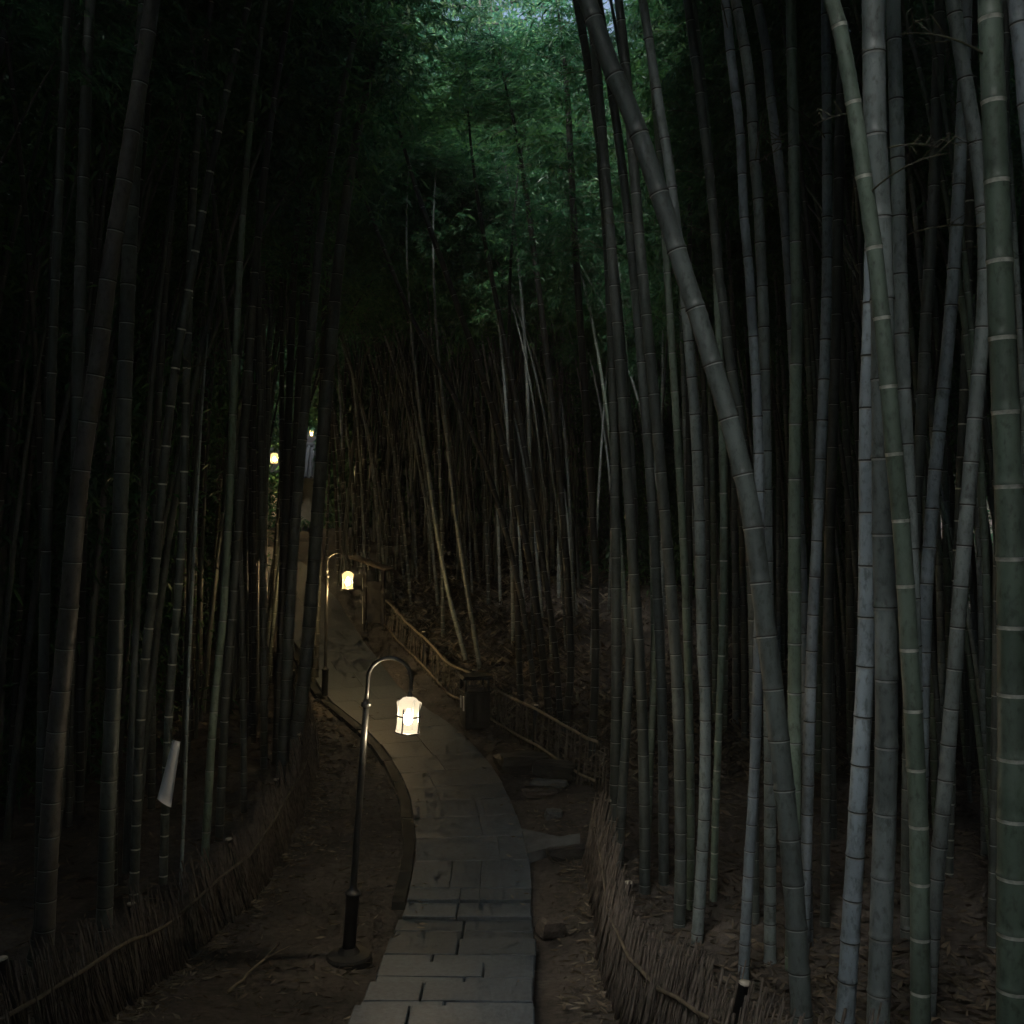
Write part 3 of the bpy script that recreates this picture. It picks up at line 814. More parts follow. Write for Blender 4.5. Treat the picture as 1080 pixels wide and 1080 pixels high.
VAR = []
specs = [(0.03, 0.5, 13.5, 0.045), (0.06, 0.7, 13.0, 0.040), (0.09, 0.9, 12.5, 0.042), (0.01, 0.35, 14.5, 0.052), (0.12, 1.0, 12.5, 0.036), (0.05, 0.8, 12.0, 0.03)]
for k, (a, b, H, r) in enumerate(specs):
    for mname, st in (('culm_dark', 'dark'), ('culm_grey', 'soft'), ('culm_green', 'soft'), ('culm_silhouette', 'soft')):
        v = make_variant(k, a, b, H, r, M[mname], st); v['mat'] = mname; VAR.append(v)

PLACED = [(o.location.x, o.location.y) for o in COL.objects if o.type == 'EMPTY']

KEEP = [  # photo rectangles that must stay open, and the distance they lie at
    (362, 446, 680, 1020, 9.3), (336, 378, 586, 742, 18.8), (283, 295, 470, 497, 30), (319, 330, 455, 545, 33),
    (400, 640, 690, 1080, 20), (345, 480, 640, 780, 21.5), (480, 640, 640, 900, 16.0), (430, 600, 0, 280, 20), (318, 331, 560, 640, 20)]

def blocks(v, x, y, z, rz, sc_):
    c, s_ = math.cos(rz), math.sin(rz)
    for i, p in enumerate(v['pts']):
        X = x+(p.x*c-p.y*s_)*sc_; Y = y+(p.x*s_+p.y*c)*sc_; Z = z+p.z*sc_
        if Y < 1: return True
        u = 540+X/Y*F; w = 540-(Z-CAMZ)/Y*F
        for (a, b, t, bt, dd) in KEEP:
            if a < u < b and t < w < bt and Y < dd: return True
        if i > 24 and Y < 24:           # leafy top: keep the daylight opening above the path clear
            m = 1.5*sc_/Y*F
            if 410-m < u < 612+m*0.6 and w-m*0.5 < 215 and Y < 21: return True
    return False

def visible(v, x, y, z, rz, sc_):
    c, s_ = math.cos(rz), math.sin(rz)
    for p in v['pts'][:40]:
        X = x+(p.x*c-p.y*s_)*sc_; Y = y+(p.x*s_+p.y*c)*sc_; Z = z+p.z*sc_
        u = 540+X/Y*F; w = 540-(Z-CAMZ)/Y*F
        if 0 < u < 1080 and 0 < w < 1080: return True
    return False

WAIT = []
def place(v, x, y, rz, s_, label, group):
    WAIT.append((v, x, y, rz, s_, label, group)); PLACED.append((x, y))

def stand(v, x, y, rz, s_, label, group):
    z = gz1(x, y)-0.08
    root = thing("bamboo", label, "bamboo", (x, y, z), rz, group)
    root.scale = (s_, s_, s_)
    link("culm", v['me'], root)
    add_crown(root, v['pts'], v['H']*(random.uniform(0.76, 0.82) if y < 16 else (random.uniform(0.68, 0.74) if y < 24 and x < -2.5 else random.uniform(0.60, 0.67))), random.randrange(5))

FENCE_L = [(-3.2, 4.6), (-3.05, 6.2), (-2.95, 7.4), (-2.9, 8.6), (-2.85, 9.4), (-2.6, 10.4), (-2.58, 11.6), (-2.62, 13.2), (-2.8, 14.7), (-3.15, 16.4), (-3.75, 18.2), (-4.6, 20.4), (-5.6, 22.6)]
FENCE_R = [(0.80, 11.4), (0.80, 10.2), (0.76, 9.0), (0.76, 7.8), (0.84, 7.1), (0.98, 6.4), (1.18, 5.7), (1.6, 4.8), (2.1, 4.0)]
FENCE_F = [(-2.95, 22.7), (-2.0, 20.7), (-1.03, 18.6), (-0.35, 17.1), (0.29, 15.6), (0.75, 14.65), (1.22, 13.6)]
def fx(F_, y):
    ys = [p[1] for p in F_]; xs = [p[0] for p in F_]
    if ys[0] > ys[-1]: ys, xs = ys[::-1], xs[::-1]
    return float(np.interp(y, ys, xs))

def scatter(n, sampler, rot, label, group, mats, smin, smax, space, tries=9000):
    done = 0
    for _ in range(tries):
        if done >= n: break
        x, y = sampler()
        if x is None: continue
        if any((x-a)**2+(y-b)**2 < space**2 for a, b in PLACED): continue
        v = random.choice([q for q in VAR if q['mat'] in mats]); rz = rot(); s_ = random.uniform(smin, smax)
        z = gz1(x, y)
        if blocks(v, x, y, z, rz, s_) or not visible(v, x, y, z, rz, s_): continue
        place(v, x, y, rz, s_, label, group); done += 1
    return done

def samp_left():
    y = random.uniform(8.2, 24); x = fx(FENCE_L, y)-0.35-abs(random.gauss(0, 2.2))
    if y > 20 and x > -5.6: return None, None
    return x, y
def samp_right():
    y = random.uniform(9.6, 21); lo = 1.5 if y < 14 else 2.0
    return random.uniform(lo, 0.52*y), y
def samp_far():
    y = 17.2+17*random.random()**1.6; lo = fx(FENCE_F, min(y, 22.7))+0.5 if y < 23.5 else -3.6-(y-23.5)*0.25
    return random.uniform(lo, min(5.0, lo+9)), y
nL = scatter(88, samp_left, lambda: random.gauss(0, 0.55), "slim dark bamboo crowded behind the left brush fence", "dark bamboos crowded left of the path", ('culm_dark', 'culm_silhouette'), 0.85, 1.1, 0.28)
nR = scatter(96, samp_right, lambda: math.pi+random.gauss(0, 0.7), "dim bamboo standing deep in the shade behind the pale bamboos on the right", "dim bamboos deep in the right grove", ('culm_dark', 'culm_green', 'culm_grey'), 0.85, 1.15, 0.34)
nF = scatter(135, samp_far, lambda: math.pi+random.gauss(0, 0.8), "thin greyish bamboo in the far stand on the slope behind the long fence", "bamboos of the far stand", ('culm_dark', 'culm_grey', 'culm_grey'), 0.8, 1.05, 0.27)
def samp_gapL():
    y = random.uniform(13.5, 21); u = random.uniform(256, 317) if random.random() < 0.7 else random.uniform(332, 342)
    x = (u-540)/F*y
    return (x, y) if x < fx(FENCE_L, y)-0.25 else (None, None)
def samp_gapR():
    y = random.uniform(25, 35); return (random.uniform(338, 470)-540)/F*y, y
nG = scatter(34, samp_gapL, lambda: random.gauss(0, 0.5), "slim dark bamboo crowded behind the left brush fence", "dark bamboos crowded left of the path", ('culm_silhouette', 'culm_dark'), 0.85, 1.1, 0.2)
nH = scatter(30, samp_gapR, lambda: math.pi+random.gauss(0, 0.9), "thin greyish bamboo in the far stand on the slope behind the long fence", "bamboos of the far stand", ('culm_dark', 'culm_silhouette'), 0.8, 1.05, 0.3)
print("gap", nG, nH)
print("placed", nL, nR, nF)

# the nearest of them stand as single plants; the thin far remainder is one mass
n_hero = len([o for o in COL.objects if o.type == 'EMPTY'])
WAIT.sort(key=lambda q: q[2]/(q[0]['pts'][-1].z*0+q[4]))
for q in WAIT[:298-n_hero]: stand(*q)
def make_rest(items):
    V = []; Q = []; MI = []; T = []; off = 0
    slot = {'leaf': 0, 'culm_dark': 1, 'culm_silhouette': 2, 'culm_grey': 3, 'culm_green': 4, 'ring': 5}
    def arr(me):
        v = np.empty(len(me.vertices)*3, np.float32); me.vertices.foreach_get("co", v); return v.reshape(-1, 3)
    for (v, x, y, rz, s_, _, _) in items:
        me = v['me']; c = arr(me)
        qs = np.array([p.vertices[:] for p in me.polygons if len(p.vertices) == 4]); ms = np.array([p.material_index for p in me.polygons if len(p.vertices) == 4])
        at = np.empty(len(c)*4, np.float32); me.attributes["tone"].data.foreach_get("color", at)
        k = random.randrange(5); cv = arr(CROWNS[k]); nl = (len(cv)//4)
        # leaves are the first quads of the crown mesh; take a third of them, a little larger
        nleaf = int((np.array([p.material_index for p in CROWNS[k].polygons]) == 0).sum())
        L = cv[:nleaf*4].reshape(-1, 4, 3)[random.randrange(3)::3]; mid = L.mean(axis=1, keepdims=True); L = mid+(L-mid)*1.6
        P = np.array([tuple(p) for p in v['pts']]); u = int(len(P)*0.63); a = P[u]; b = P[-2]; t = Vector(b-a)
        Rm = np.array(Vector((0, 0, 1)).rotation_difference(t.normalized()).to_matrix()); zs = t.length/CROWN_H[k]
        L = (L.reshape(-1, 3)*np.array([1, 1, zs])) @ Rm.T + a
        A = np.concatenate([c, L]); cz, sz = math.cos(rz), math.sin(rz)
        A = A @ np.array([[cz, sz, 0], [-sz, cz, 0], [0, 0, 1]])*s_ + np.array([x, y, gz1(x, y)-0.08])
        lq = np.arange(len(L)).reshape(-1, 4)+len(c)
        V.append(A); Q.append(np.concatenate([qs, lq])+off); off += len(A)
        MI.append(np.concatenate([np.where(ms == 0, slot[v['mat']], 5), np.zeros(len(lq), int)]))
        T.append(np.concatenate([at.reshape(-1, 4)*random.uniform(0.7, 1.2), np.ones((len(L), 4))]))
    me = big_mesh("far_bamboo", np.concatenate(V), np.concatenate(Q), [M['leaf'], M['culm_dark'], M['culm_silhouette'], M['culm_grey'], M['culm_green'], M['ring_soft']], np.concatenate(MI))
    T = np.concatenate(T)
    at = me.attributes.new("tone", 'FLOAT_COLOR', 'POINT'); at.data.foreach_set("color", T.astype(np.float32).ravel())
    tag(link("far_bamboo", me), "close-packed thin bamboo farthest up the slope, too dense to count", "bamboo stand", kind="stuff")
if len(WAIT) > 298-n_hero: make_rest(WAIT[298-n_hero:])

# --- the uncountable rest of the grove, with added unseen shade-makers, one mass
GAPS = [(284, 294, 474, 494), (316, 333, 450, 545)]
def make_thicket():
    V = []; Q = []; MI = []; off = 0
    rng = np.random.default_rng(77)
    mb = MB(); LP = []; LD = []; LL = []
    spots = []
    def zone(n, x0, x1, y0, y1):
        for _ in range(n): spots.append((rng.uniform(x0, x1), rng.uniform(y0, y1)))
    zone(150, -20, -7.0, 9, 29); zone(60, -30, -16, 8, 34); zone(62, -13, -4.6, -1.5, 7.3); zone(150, 6.0, 18, 13, 32); zone(90, 16, 32, 12, 36); zone(50, 6.8, 17, 7.5, 13); zone(90, -4, 13, 33, 44); zone(40, -24, -9, 33, 44); zone(45, 4.5, 13, 0, 8); zone(75, 1.5, 13, -10, -0.3); zone(26, -6, 1.5, -11, -3)  # zones beside and behind the camera are unseen, added to block light
    low = len(spots); zone(130, -9, 8, 31.5, 42); zone(60, 2.5, 11, 25, 33); zone(45, -18, -9.5, 29, 37); zone(60, -13, -6, 12, 22)
    thin = len(spots); zone(250, -4.5, 9, 25, 36); zone(95, -10, -4.1, 10.5, 20)
    for si, (x, y) in enumerate(spots):
        if si < low and y > 32 and (abs(x+9) < 4 or -6 < x < 4.5): continue
        if y < 0 and abs(x) < 1.4: continue
        if y < 13 and x > 6 and x < 0.62*y+1.2: continue
        if y < 8 and x > 0 and y > 0 and x < 0.62*y+0.8: continue
        z = gz1(x, y)-0.1; H = rng.uniform(11, 14.5) if y > 9 and not (x > 6 and y < 13) else rng.uniform(17, 20)  # the unseen light-blocking culms grow taller
        if si >= thin: H = rng.uniform(10.5, 13.5)
        elif si >= low: H = rng.uniform(5.5, 8.0)
        if si >= thin and pathdist(x, y) < 1.0: continue
        az = rng.uniform(0, 2*math.pi) if y > 30 else (0 if x < 0 else math.pi)+rng.normal()*0.7
        ln = rng.uniform(0.02, 0.10); bd = rng.uniform(0.3, 1.0)
        pts = []
        for h in np.linspace(0, H, 16):
            u = h/H; o = ln*h+bd*u**3*H*0.25
            pts.append(np.array([x+o*math.cos(az), y+o*math.sin(az), z+h-bd*u**4]))
        if any(KB[0] < 540+p[0]/max(1, p[1])*F < KB[1] and KB[2] < 540-(p[2]-CAMZ)/max(1, p[1])*F < KB[3] for KB in GAPS for p in np.concatenate([np.linspace(pts[i], pts[i+1], 6) for i in range(14)])) and y > 8 and y < 36: continue
        r0 = rng.uniform(0.028, 0.05)
        mb.tube([Vector(p) for p in pts], [max(0.007, r0*(1-(i/15.5)**1.5)) for i in range(16)], 6, mat=0)
        n = (1500 if y > 30 else 3200) if y > 9 else 3200
        if si >= thin: n = 500 if y > 24 else 900
        hs = rng.uniform(0.03 if y < 9 else (0.05 if abs(x) > 13 or low <= si < thin else ((0.62 if y > 24 else 0.76) if si >= thin else 0.42)), 1.0, n); P = np.array(pts)
        c = np.stack([np.interp(hs*15, np.arange(16), P[:, k]) for k in range(3)], axis=1)
        a = rng.uniform(0, 2*math.pi, n); rad = np.abs(rng.normal(0, 0.75, n))
        c += np.stack([np.cos(a)*rad, np.sin(a)*rad, rng.normal(0, 0.2, n)-rad*0.15], axis=1)
        LP.append(c); dd = rng.normal(size=(n, 3)); dd[:, 2] = dd[:, 2]*0.5-0.4; LD.append(unit(dd))
    P = np.concatenate(LP); D = np.concatenate(LD); n = len(P)
    u_ = 540+P[:, 0]/np.maximum(P[:, 1], 1)*F; w_ = 540-(P[:, 2]-CAMZ)/np.maximum(P[:, 1], 1)*F
    ok = np.ones(len(P), bool)
    for a_, b_, c_, d_ in GAPS: ok &= ~((P[:, 1] > 8) & (u_ > a_-3) & (u_ < b_+3) & (w_ > c_-3) & (w_ < d_+3))
    ok &= ~((P[:, 1] < 9) & (P[:, 1] > 0.5) & (np.abs(P[:, 0]) < 0.56*P[:, 1]+0.25) & (P[:, 2]-CAMZ < 0.56*P[:, 1]+0.25))
    P = P[ok]; D = D[ok]; n = len(P)
    L = np.where((P[:, 1] > 9) & (P[:, 1] < 30), rng.uniform(0.12, 0.22, n), rng.uniform(0.16, 0.34, n)); W = L*rng.uniform(0.18, 0.28, n)
    V, Q = leaf_quads(P, D, L, W)
    tv = np.array(mb.v)
    tq = np.array([f for f in mb.f if len(f) == 4])
    me = big_mesh("bamboo_thicket", np.concatenate([V, tv]), np.concatenate([Q, tq+len(V)]), [M['leaf'], M['culm_dark']], np.r_[np.zeros(len(Q), int), np.ones(len(tq), int)])
    at = me.attributes.new("tone", 'FLOAT_COLOR', 'POINT'); at.data.foreach_set("color", np.ones(len(me.vertices)*4, dtype=np.float32))
    tag(link("bamboo_thicket", me), "dense dark mass of more bamboo on the slopes, with added unseen light-blocking bamboo round the camera", "bamboo thicket", kind="stuff")
make_thicket()

# ------------------------------------------------------------------ leafy trees at the head of the valley
def tree_mesh(seed, H, R):
    rng = np.random.default_rng(seed)
    tb = MB(); tips = []
    tb.tube([Vector((0, 0, -0.3)), Vector((0.1, 0, H*0.2)), Vector((0.0, 0.15, H*0.45)), Vector((0.15, 0, H*0.75)), Vector((0.1, 0.1, H*0.95))], [0.32, 0.26, 0.2, 0.11, 0.03], 10)
    nbr = 26
    for i in range(nbr):
        h = H*(0.28+0.66*i/nbr); az = i*2.4+rng.uniform(-0.4, 0.4); f = (h/H-0.28)/0.72
        ln = R*(0.55+0.6*math.sin(math.pi*(0.2+0.75*f)))*rng.uniform(0.7, 1.1)
        el = rng.uniform(0.1, 0.6)
        p0 = Vector((0.1, 0.05, h)); d = Vector((math.cos(az)*math.cos(el), math.sin(az)*math.cos(el), math.sin(el)))
        pts = [p0+d*ln*t+Vector((0, 0, -0.12*ln*t*t)) for t in np.linspace(0, 1, 6)]
        tb.tube(pts, [0.07, 0.06, 0.045, 0.035, 0.02, 0.01], 5)
        for t in (0.45, 0.65, 0.82, 1.0):
            for _ in range(2):
                q = p0+d*ln*t+Vector((0, 0, -0.12*ln*t*t))
                tips.append((np.array(q)+rng.normal(0, 0.35, 3), rng.uniform(0.45, 0.95)))
    P = []; D = []
    for c, r in tips:
        n = 85
        v = unit(rng.normal(size=(n, 3)))*np.cbrt(rng.uniform(0.1, 1, n))[:, None]*r*np.array([1.15, 1.15, 0.6])
        P.append(c+v); dd = v*0.7+rng.normal(size=(n, 3))*0.5; dd[:, 2] -= 0.35; D.append(unit(dd))
    P = np.concatenate(P); D = np.concatenate(D); n = len(P)
    L = rng.uniform(0.14, 0.28, n); W = L*rng.uniform(0.3, 0.42, n)
    V, Q = leaf_quads(P, D, L, W)
    return tb.mesh("trunk", [M['bark']]), big_mesh("crown", V, Q, [M['tree_leaf']])
TM = [tree_mesh(300+k, 15+1.5*k, 3.4) for k in range(3)]
TREES = [(-1.2, 47.5, 1, 1.55), (-4.2, 46, 0, 1.5), (-3.9, 39.0, 0, 1.22), (0.9, 40.0, 1, 1.18), (-1.5, 42.5, 2, 1.3), (3.6, 42, 2, 1.1), (-6.4, 43, 1, 1.0), (5.6, 46, 0, 1.15), (-3.5, 50, 1, 1.15), (1.5, 51, 0, 1.25), (-8.0, 50, 2, 1.05), (9.0, 50, 1, 1.1), (-6.5, 56, 0, 1.3), (4.8, 57, 2, 1.2), (-14, 52, 1, 1.1), (14, 54, 0, 1.2)]
for (x, y, k, s_) in TREES:
    t = thing("leafy_tree", "green leafy tree in daylight above the far end of the path", "tree", (x, y, gz1(x, y)-0.1), random.uniform(0, 6), "leafy trees above the far stand")
    t.scale = (s_, s_, s_)
    link("trunk", TM[k][0], t); link("crown", TM[k][1], t)

# ------------------------------------------------------------------ fences
def dense_line(F_, step):
    P = catmull([(a, b) for a, b in F_], 8); s = arclen(P); t = np.arange(0, s[-1], step)
    return [(float(np.interp(q, s, P[:, 0])), float(np.interp(q, s, P[:, 1]))) for q in t]

def fence(label, F_, out, height, lean, twig_step, twig_r, rails, post_every, mats, ragged, seed, spread=0.10, layers=1, posts=None):
    """out: +1 / -1, the side (in x) the fence leans towards"""
    rnd = random.Random(seed)
    mid = F_[len(F_)//2]
    root = thing("brush_fence" if ragged > 0.05 else "bamboo_fence", label, "fence", (mid[0], mid[1], gz1(*mid)))
    o = Vector(root.location)
    mb = MB()
    for (x, y) in dense_line(F_, twig_step):
        if ragged > 0.05:
            nz_ = mnoise.noise(Vector((x*2.3, y*2.3, seed)))
            if rnd.random() < 0.10+max(0, -nz_)*0.5: continue
        else: nz_ = 0
        for _ in range(layers):
            jx = rnd.gauss(0, 0.02); jy = rnd.gauss(0, 0.03)
            h = height*rnd.uniform(1-ragged, 1+ragged*0.7)*(1+0.22*nz_)
            b = Vector((x+jx, y+jy, gz1(x, y)-0.08))-o
            tx = out*lean*h/height+rnd.gauss(0, spread*0.35); ty = rnd.gauss(0, spread)
            m_ = b+Vector((tx*0.5+rnd.gauss(0, 0.012), ty*0.5+rnd.gauss(0, 0.012), h*0.5)); e = b+Vector((tx, ty, h+0.08))
            r = twig_r*rnd.choice([0.5, 0.7, 0.9, 1.0, 1.2, 1.9])
            mb.tube([b, m_, e], [r, r*0.9, r*0.6], 5)
    mb.build("brush_panel" if ragged > 0.05 else "picket_panel", mats[0], root)
    for (hh, rr) in rails:
        pts = []; line = dense_line(F_, 0.35)
        for i, (x, y) in enumerate(line):
            pts.append(Vector((x+out*(lean*hh/height)-out*0.035, y, gz1(x, y)+hh+0.02*math.sin(i*0.9)+rnd.gauss(0, 0.008)))-o)
        MB().tube(pts, rr, 7).build("rail", mats[1], root)
    pl = dense_line(F_, post_every) if posts is None else posts
    for (x, y) in pl:
        z = gz1(x, y); hp = height*rnd.uniform(1.02, 1.16)
        b = Vector((x+out*0.03, y, z-0.2))-o; e = Vector((x+out*(lean+0.03), y, z+hp))-o
        p = MB(); p.tube([b, b.lerp(e, 0.55), b.lerp(e, 0.57), b.lerp(e, 0.59), e], [0.036, 0.035, 0.039, 0.035, 0.034], 10, cap=False)
        po = p.build("post", M['culm_brown'], root)
        c = MB(); c.tube([e-Vector((0, 0, 0.012)), e+Vector((0, 0, 0.003))], 0.035, 10); c.build("cut_end", M['cut'], po)
    return root

fence("ragged brown brush fence with one rail along the left edge of the dirt", FENCE_L, -1, 0.64, 0.18, 0.020, 0.0075, [(0.43, 0.015)], 1.9, (M['brush'], M['rail_old']), 0.22, 1, layers=2)
fence("ragged brown brush fence leaning outward at the lower right of the path", FENCE_R, 1, 0.68, 0.19, 0.016, 0.0075, [(0.46, 0.014)], 2.3, (M['brush'], M['rail_old']), 0.26, 2, layers=2,
      posts=[(0.84, 11.3), (0.79, 8.9), (1.12, 5.9), (1.7, 4.6)])
fence("long low picket fence with light rails from the bin to the signboard", FENCE_F, 1, 0.62, 0.05, 0.058, 0.0085, [(0.10, 0.020), (0.62, 0.022)], 2.6, (M['weave'], M['rail']), 0.04, 3, spread=0.03, layers=1)

# ------------------------------------------------------------------ lamps
def make_lamp(label, loc, tilt, rz, glow, bulb, group="bent lamp posts along the path"):
    root = thing("street_lamp", label, "lamp", loc, rz, group)
    root.rotation_euler = (0, tilt, rz)
    MB().lathe([(0.21, -0.20), (0.205, -0.05), (0.19, -0.03), (0.10, -0.015), (0.07, 0.035)], 20).build("base_slab", M['stone_dark'], root, shade=False).rotation_euler = (0, -tilt, 0)
    p = MB()
    p.lathe([(0.062, 0.03), (0.060, 0.08), (0.060, 0.50), (0.072, 0.505), (0.074, 0.525), (0.060, 0.535), (0.036, 0.56), (0.033, 0.60), (0.031, 1.6), (0.029, 2.20)], 16)
    p.build("post", M['iron'], root)
    p = MB(); p.lathe([(0.028, 2.195), (0.046, 2.20), (0.046, 2.235), (0.030, 2.24), (0.024, 2.27)], 16); p.build("collar", M['iron'], root)
    R = 0.195; pts = [Vector((0, 0, 2.22)), Vector((0, 0, 2.35)), Vector((0, 0, 2.44))]
    for a in np.linspace(0, math.pi, 15): pts.append(Vector((R-R*math.cos(a), 0, 2.46+R*0.98*math.sin(a))))
    pts += [Vector((2*R, 0, 2.40)), Vector((2*R, 0, 2.36))]
    MB().tube(pts, 0.019, 10).build("arm", M['iron'], root)
    lx = 2*R-0.005
    shade = MB(); shade.lathe([(0.02, 2.315), (0.06, 2.300), (0.085, 2.275), (0.112, 2.262), (0.107, 2.225), (0.098, 2.15), (0.097, 2.07), (0.103, 2.00), (0.098, 1.99)], 22, c=(lx, 0, 0))
    sh = shade.build("lantern", glow, root)
    bu = MB(); bu.lathe([(0.004, 2.06), (0.03, 2.075), (0.042, 2.11), (0.036, 2.145), (0.014, 2.175), (0.012, 2.20)], 14, c=(lx, 0, 0))
    bu.build("bulb", bulb, sh)
    fr = MB()
    fr.lathe([(0.012, 2.37), (0.02, 2.35), (0.024, 2.33), (0.030, 2.318), (0.028, 2.314), (0.012, 2.312)], 16, c=(lx, 0, 0))
    fr.build("cap", M['iron'], sh)
    ring = []
    cage = MB()
    for z, r in ((2.142, 0.106), (1.995, 0.110)):
        c = [Vector((lx+r*math.cos(a), r*math.sin(a), z)) for a in np.linspace(0, 2*math.pi, 25)]
        cage.tube(c, 0.0075, 6, cap=False)
    for k in range(4):
        a = -math.pi/2-0.35+k*math.pi/2
        zt = 2.215 if k == 0 else 2.265
        cage.tube([Vector((lx+0.107*math.cos(a), 0.107*math.sin(a), zt)), Vector((lx+0.103*math.cos(a), 0.103*math.sin(a), 2.14)), Vector((lx+0.108*math.cos(a), 0.108*math.sin(a), 1.995))], 0.0075, 6)
    cage.build("cage", M['iron'], sh)
    return root

make_lamp("nearest black bent lamp post with glowing lantern on the dirt beside the path", (-1.465, 9.2, gz1(-1.465, 9.2)+0.06), math.radians(4.0), 0.0, M['glow'], M['bulb'])
make_lamp("middle bent lamp post with yellow lantern beside the bend of the path", (-3.42, 18.7, gz1(-3.42, 18.7)+0.03), math.radians(1.0), 0.0, M['glow_far'], M['bulb_far'])
make_lamp("distant lamp with small yellow light shining between dark bamboos on the left", (-7.47, 30.5, 3.46), 0.0, 0.4, M['glow_far'], M['bulb_far'])
make_lamp("farthest lamp, a tiny light spot above the grey house roof", (-10.50, 52.0, gz1(-10.50, 52.0)), 0.0, 0.8, M['glow_far'], M['bulb_far'])

# ------------------------------------------------------------------ waste bin
def make_bin():
    x, y = -0.62, 16.9; z = gz1(x, y)
    r = thing("waste_bin", "dark wooden hooded waste bin standing on the dirt by the long fence", "bin", (x, y, z), math.radians(16))
    b = MB(); b.box((0, 0, 0.05), (0.40, 0.40, 0.1), bev=0.006)
    b.build("plinth", M['wood_dark'], r, shade=False)
    b = MB(); b.box((0, 0, 0.34), (0.40, 0.40, 0.48), bev=0.006)
    for k in range(6):
        b.box((-0.17+k*0.068, -0.206, 0.34), (0.058, 0.014, 0.47)); b.box((0.206, -0.17+k*0.068, 0.34), (0.014, 0.058, 0.47))
    b.box((0, 0, 0.592), (0.45, 0.45, 0.026), bev=0.005)
    b.build("body", M['wood_dark'], r, shade=False)
    for sx in (-1, 1):
        for sy in (-1, 1):
            MB().box((sx*0.19, sy*0.19, 0.70), (0.035, 0.035, 0.19)).build("post", M['wood_dark'], r, shade=False)
    t = MB(); t.box((0, 0, 0.815), (0.50, 0.50, 0.035), bev=0.006); t.box((0, 0, 0.84), (0.44, 0.44, 0.02), bev=0.004)
    t.build("hood", M['wood_dark'], r, shade=False)
    ln = MB(); ln.lathe([(0.14, 0.56), (0.15, 0.66), (0.135, 0.66), (0.125, 0.60)], 18); ln.build("liner", M['iron'], r)
    for k, (yy, h) in enumerate(((-0.10, 0.24), (0.10, 0.2))):
        MB().box((-0.207, yy, 0.40), (0.014, 0.055, h), bev=0.003).build("side_strip", M['paint'], r, shade=False)
make_bin()

# ------------------------------------------------------------------ small roofed signboard at the far end of the fence
def make_board():
    x, y = -3.0, 22.35; z = gz1(x, y)
    r = thing("signboard", "dark roofed signboard on posts at the far end of the long fence", "sign", (x, y, z), math.radians(-12))
    for sx in (-0.22, 0.20):
        MB().box((sx, 0, 0.66), (0.075, 0.075, 1.42), bev=0.006).build("post", M['wood_dark'], r, shade=False)
    MB().box((-0.01, 0, 0.60), (0.335, 0.05, 0.9), bev=0.005).build("panel", M['wood_dark'], r, shade=False)
    for sx, zz, h in ((-0.262, 0.42, 0.60), (-0.262, 1.0, 0.26)):
        MB().box((sx, -0.02, zz), (0.008, 0.05, h)).build("side_strip", M['paint'], r, shade=False)
    rot = Matrix.Rotation(math.radians(18), 4, 'Y')
    t = MB(); t.box((-0.08, 0, 1.44), (0.86, 0.5, 0.04), rot, bev=0.006)
    for k in range(5): t.box((-0.08, -0.2+0.1*k, 1.47), (0.88, 0.03, 0.025), rot)
    t.build("roof", M['wood_mid'], r, shade=False)
make_board()

# ------------------------------------------------------------------ house beyond the left stand
def make_house():
    x, y, z = -7.1, 37.2, 3.15
    r = thing("small_house", "small pale house with blue-grey tiled roof glimpsed between dark bamboos", "house", (x, y, z), math.radians(8))
    w = MB(); w.box((0, 0, 0.85), (3.6, 3.2, 2.4)); wl = w.build("wall", M['plaster'], r, shade=False)
    rf = MB()
    hw, hd, z0, z1 = 2.3, 2.1, 2.02, 3.25
    ov = [(-hw, -hd, z0), (hw, -hd, z0), (hw, hd, z0), (-hw, hd, z0), (-1.5, 0, z1), (1.5, 0, z1)]
    base = len(rf.v); rf.v += ov
    for f in [(0, 1, 5, 4), (1, 2, 5), (2, 3, 4, 5), (3, 0, 4), (3, 2, 1, 0)]: rf.f.append(f); rf.m.append(0)
    n = 26
    for k in range(n):
        u = -2.2+4.4*(k+0.5)/n
        top = max(-1.5, min(1.5, u)); k2 = 1-(abs(u)-1.5)/0.8 if abs(u) > 1.5 else 1
        a = Vector((u, -hd, z0+0.02)); b_ = Vector((u, -hd+hd*k2, z0+(z1-z0)*k2+0.02))
        rf.tube([a, b_], 0.05, 6)
    ro = rf.build("roof", M['tile'], r, shade=False)
    MB().tube([Vector((-1.55, 0, z1+0.03)), Vector((1.55, 0, z1+0.03))], 0.09, 8).build("ridge", M['tile'], ro)
    d = MB(); d.box((0.55, -1.61, 0.6), (0.9, 0.06, 1.9)); d.build("door", M['wood_mid'], r, shade=False)
    for sx in (-1.1,):
        f = MB()
        for (cx, cz, a, b_) in ((0, 0.42, 0.86, 0.06), (0, -0.42, 0.86, 0.06), (-0.40, 0, 0.06, 0.78), (0.40, 0, 0.06, 0.78), (0, 0, 0.03, 0.78)):
            f.box((sx+cx, -1.62, 1.05+cz), (a, 0.06, b_))
        fo = f.build("window", M['wood_dark'], r, shade=False)
        MB().box((sx, -1.607, 1.05), (0.74, 0.012, 0.78)).build("pane", M['window_glow'], fo, shade=False)
make_house()

